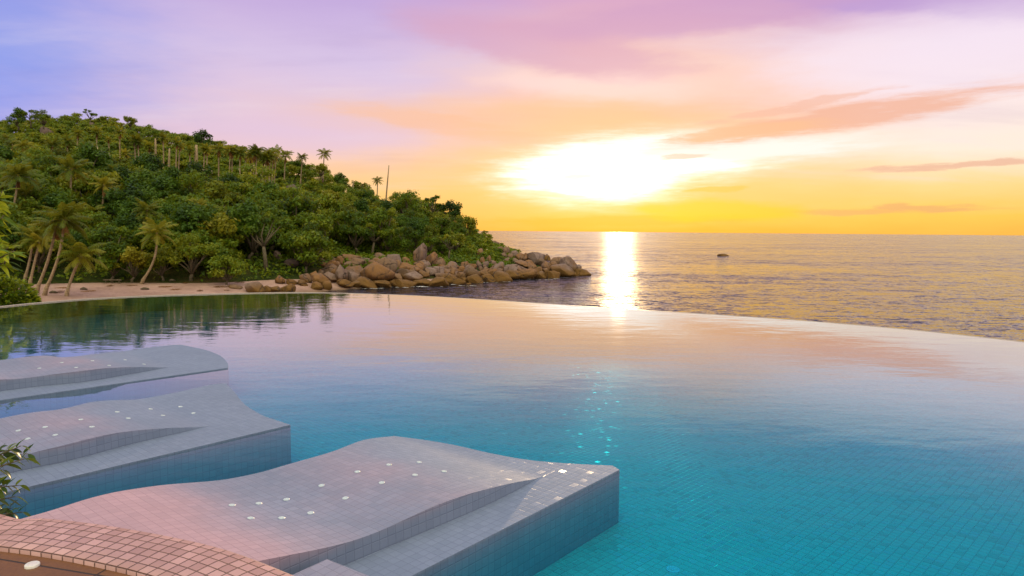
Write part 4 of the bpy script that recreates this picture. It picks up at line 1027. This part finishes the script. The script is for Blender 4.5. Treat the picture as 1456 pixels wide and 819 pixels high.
# tiled step block beside the nearest lounge, by the coping
p0 = np.array(at_z(465, 795, Z_STEP + .13)[:2]); pa = np.array(at_z(412, 819, Z_STEP + .13)[:2]); pb = np.array(at_z(525, 819, Z_STEP + .13)[:2])
ea = (pa - p0) / np.linalg.norm(pa - p0) * .9; eb = (pb - p0) / np.linalg.norm(pb - p0) * .75
q = [p0, p0 + ea, p0 + ea + eb, p0 + eb]; V, UV, Fc = [], [], []
for x in q: V.append((*x, Z_STEP + .13)); UV.append((np.dot(x - p0, ea) / .9, np.dot(x - p0, eb) / .75))
Fc.append((0, 1, 2, 3))
for i in range(4):
    a, b = q[i], q[(i + 1) % 4]; o_ = len(V); l = np.linalg.norm(b - a)
    V += [(*a, Z_STEP + .13), (*b, Z_STEP + .13), (*b, Z_FLOOR - .02), (*a, Z_FLOOR - .02)]; UV += [(0, 0), (l, 0), (l, -.6), (0, -.6)]; Fc.append((o_, o_ + 1, o_ + 2, o_ + 3))
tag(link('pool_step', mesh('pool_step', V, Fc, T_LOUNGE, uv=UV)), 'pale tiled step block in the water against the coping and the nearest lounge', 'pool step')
# drain cover on the floor
c = at_z(957, 810, Z_FLOOR)
dr = empty('drain_cover', c, 'round pale blue slotted drain cover on the pool floor', 'drain cover')
parts = []
v, f = disc([(.044, -.003), (.044, .004), (.040, .006), (.034, .005), (.033, .002)], 28); link('rim', mesh('rim', v, f, BLUEP), dr)
v, f = disc([(.012, .002), (.012, .007), (.004, .008)], 14); link('boss', mesh('boss', v, f, BLUEP), dr)
for i in range(7):
    y = -.030 + .010 * i; hx = math.sqrt(max(.034 ** 2 - y * y, 0)); parts.append(tube([(-hx, y, .004), (hx, y, .004)], [.0028, .0028], 5))
v, f = join(parts); link('grille', mesh('grille', v, f, BLUEP), dr)
# deck light
c = at_z(46, 805, Z_COPE - .022)
dl = empty('deck_light', c, 'small round white light set in the brown deck', 'deck light')
v, f = disc([(.029, -.004), (.029, .009), (.026, .012), (.022, .012)], 32); link('rim', mesh('rim', v, f, WHITE, True), dl)
v, f = disc([(.0215, .009), (.0215, .0115), (.011, .013)], 28); link('lens', mesh('lens', v, f, mat_plain('frosted_lens', (.62, .55, .55), .25)), dl)

# ------------------------------------------------------------------ planting beside the pool
V, Fc = [], []
n1, n2 = 36, 14
for i in range(n2):
    r_ = i / (n2 - 1)
    for k in range(n1):
        a = 2 * PI * k / n1; x, y = -18.2 + 7.5 * r_ * math.cos(a), 15.5 + 5.5 * r_ * math.sin(a)
        V.append((x, y, 5.95 - 6.3 * r_ ** 4 + .12 * mnoise.noise(Vector((x, y, 0)))))
for i in range(n2 - 1):
    for k in range(n1): Fc.append((i * n1 + k, i * n1 + (k + 1) % n1, (i + 1) * n1 + (k + 1) % n1, (i + 1) * n1 + k))
tag(link('garden_bank', mesh('garden_bank', V, Fc, SOIL, True)), kind='structure')
def leaf_blade(L, w, r, bend=.25, n=5):
    """pointed oval leaf along +X, folded on the midrib and bent down"""
    V, Fc = [], []
    for i in range(n + 1):
        t = i / n; hw = w * .5 * math.sin(PI * min(.999, t ** .8)) + (.001 if 0 < t < 1 else 0); z = -bend * L * t * t
        V += [(L * t, -hw, z + hw * .25), (L * t, 0, z), (L * t, hw, z + hw * .25)]
    for i in range(n):
        a = i * 3; Fc += [(a, a + 3, a + 4, a + 1), (a + 1, a + 4, a + 5, a + 2)]
    return V, Fc
def leafy(origins, dirs, L, w, r, bend=.3):
    VV, FF, TT = [], [], []
    for o_, d in zip(origins, dirs):
        q = Vector(d).to_track_quat('X', 'Z').to_matrix(); s = .7 + .6 * r.random(); v, f = leaf_blade(L * s, w * s, r, bend * r.random() * 2); b = len(VV); t = r.random()
        roll_ = Matrix.Rotation(r.normal() * .5, 3, 'X')
        VV += [Vector(o_) + q @ (roll_ @ Vector(p)) for p in v]; FF += [tuple(i + b for i in x) for x in f]; TT += [t] * len(v)
    return VV, FF, TT
# bright rounded bush just beyond the pool rim
r = np.random.default_rng(21)
bc = at_y(8, 420, 17.6); base = Vector((bc.x, bc.y, 5.75))
bush = empty('garden_bush', base, 'bright yellow green rounded bush behind the left end of the pool rim', 'bush')
org, drs = [], []
for i in range(3600):
    d = Vector(r.normal(size=3)).normalized(); d.z = abs(d.z) * 1.0 - .15
    lob = [(0, 0, .30, .72), (-.5, .1, .55, .6), (.35, 0, .12, .48), (-.9, .3, .4, .7)][r.integers(0, 4)]
    p = Vector(lob[:3]) + d * lob[3] * (1 - .3 * r.random() ** 2); org.append(p); drs.append(d + Vector(r.normal(size=3)) * .5 + Vector((0, 0, .3)))
v, f, t = leafy(org, drs, .11, .065, r); link('leaves', mesh('leaves', v, f, BUSH, True, tint=t), bush)
sp = []
for i in range(9):
    a = Vector((r.normal() * .12, r.normal() * .12, -.2)); b = Vector((r.normal() * .55 - .2, r.normal() * .3, .5 + .3 * r.random())); sp.append(tube([a, a.lerp(b, .5) + Vector((0, 0, .1)), b], [.025, .018, .008], 5))
v, f = join(sp); link('stems', mesh('stems', v, f, BARK), bush)
# large-leaved small tree at the picture's left edge, its twigs reaching in
fb = Vector((at_y(-75, 420, 16.8).x, 16.8, 5.7))
ft = empty('large_leaved_tree', fb, 'small tree with long bright green leaves reaching in above the rounded bush', 'tree')
tips = [at_y(x, y, 16.8 + r.normal() * .25) for x, y in [(3, 272), (-6, 290), (5, 306), (-4, 318), (12, 352), (20, 357), (2, 345), (-10, 330), (8, 372)]]
sp = [tube([Vector((0, 0, -.3)), Vector((.1, 0, .6)), Vector((.35, 0, 1.2))], [.08, .07, .05], 8)]
org, drs = [], []
for tp in tips:
    b = tp - fb; st_ = Vector((.3, 0, 1.0 if b.z < 1.6 else 1.2)); md = st_.lerp(b, .55) + Vector((0, 0, -.08))
    sp.append(tube([st_, md, b], [.035, .024, .012], 6))
    for k in range(13):
        az = k * 2.4; el = r.normal() * .45 + .05
        d = Vector((math.cos(az) * math.cos(el) + .25, math.sin(az) * math.cos(el), math.sin(el) - .15)); org.append(md.lerp(b, .55 + .45 * r.random())); drs.append(d)
v, f = join(sp); link('trunk', mesh('trunk', v, f, BARK, True), ft)
v, f, t = leafy(org, drs, .40, .105, r, .25); link('leaves', mesh('leaves', v, f, BUSH, True, tint=np.array(t) * .85), ft)
# dark leafed twigs over the water at the left by the coping
sb = Vector((-3.55, 3.35, Z_COPE - .02))
sh_ = empty('glossy_shrub', sb, 'dark glossy leaved shrub twigs overhanging the water by the coping at the left edge', 'shrub')
sp, org, drs = [], [], []
for (tx, ty, fx, fy) in [(36, 652, -60, 690), (30, 634, -60, 680), (40, 645, -50, 660), (14, 640, -70, 660), (28, 690, -60, 705), (22, 706, -60, 730), (18, 722, -50, 745), (32, 728, -60, 748), (4, 668, -70, 690), (8, 690, -60, 700), (2, 650, -60, 640)]:
    yy = 3.72 + r.normal() * .06; b = at_y(tx, ty, yy) - sb; a = at_y(fx, fy, yy - .1) - sb
    sp.append(tube([Vector((0, 0, 0)), Vector((a.x * .5, a.y * .6, a.z * .55)), a, a.lerp(b, .6) + Vector((0, 0, .012)), b], [.012, .010, .006, .004, .002], 5))
    for k in range(11):
        t_ = .25 + .75 * k / 10; p = a.lerp(b, t_) + Vector((0, 0, .012 * math.sin(PI * t_))); sd_ = 1 if k % 2 else -1
        ax = (b - a).normalized(); d = ax * .75 + Vector((0, r.normal() * .35, sd_ * (.55 + .3 * r.random()))); org.append(p); drs.append(d)
v, f = join(sp); link('stems', mesh('stems', v, f, BARK, True), sh_)
v, f, t = leafy(org, drs, .075, .032, r, .2); link('leaves', mesh('leaves', v, f, DARKLEAF, True, tint=t), sh_)

# ------------------------------------------------------------------ render settings
C.view_settings.view_transform = 'Standard'; C.view_settings.look = 'None'; C.view_settings.gamma = 1; C.view_settings.exposure = 0
C.render.engine = 'CYCLES'
cy = C.cycles; cy.use_denoising = True
try: cy.denoiser = 'OPENIMAGEDENOISE'
except Exception: pass
cy.max_bounces = 6; cy.diffuse_bounces = 3; cy.glossy_bounces = 3; cy.transparent_max_bounces = 12; cy.sample_clamp_indirect = 6; cy.sample_clamp_direct = 8; cy.caustics_reflective = False; cy.caustics_refractive = False
cy.use_adaptive_sampling = True; cy.adaptive_threshold = .015
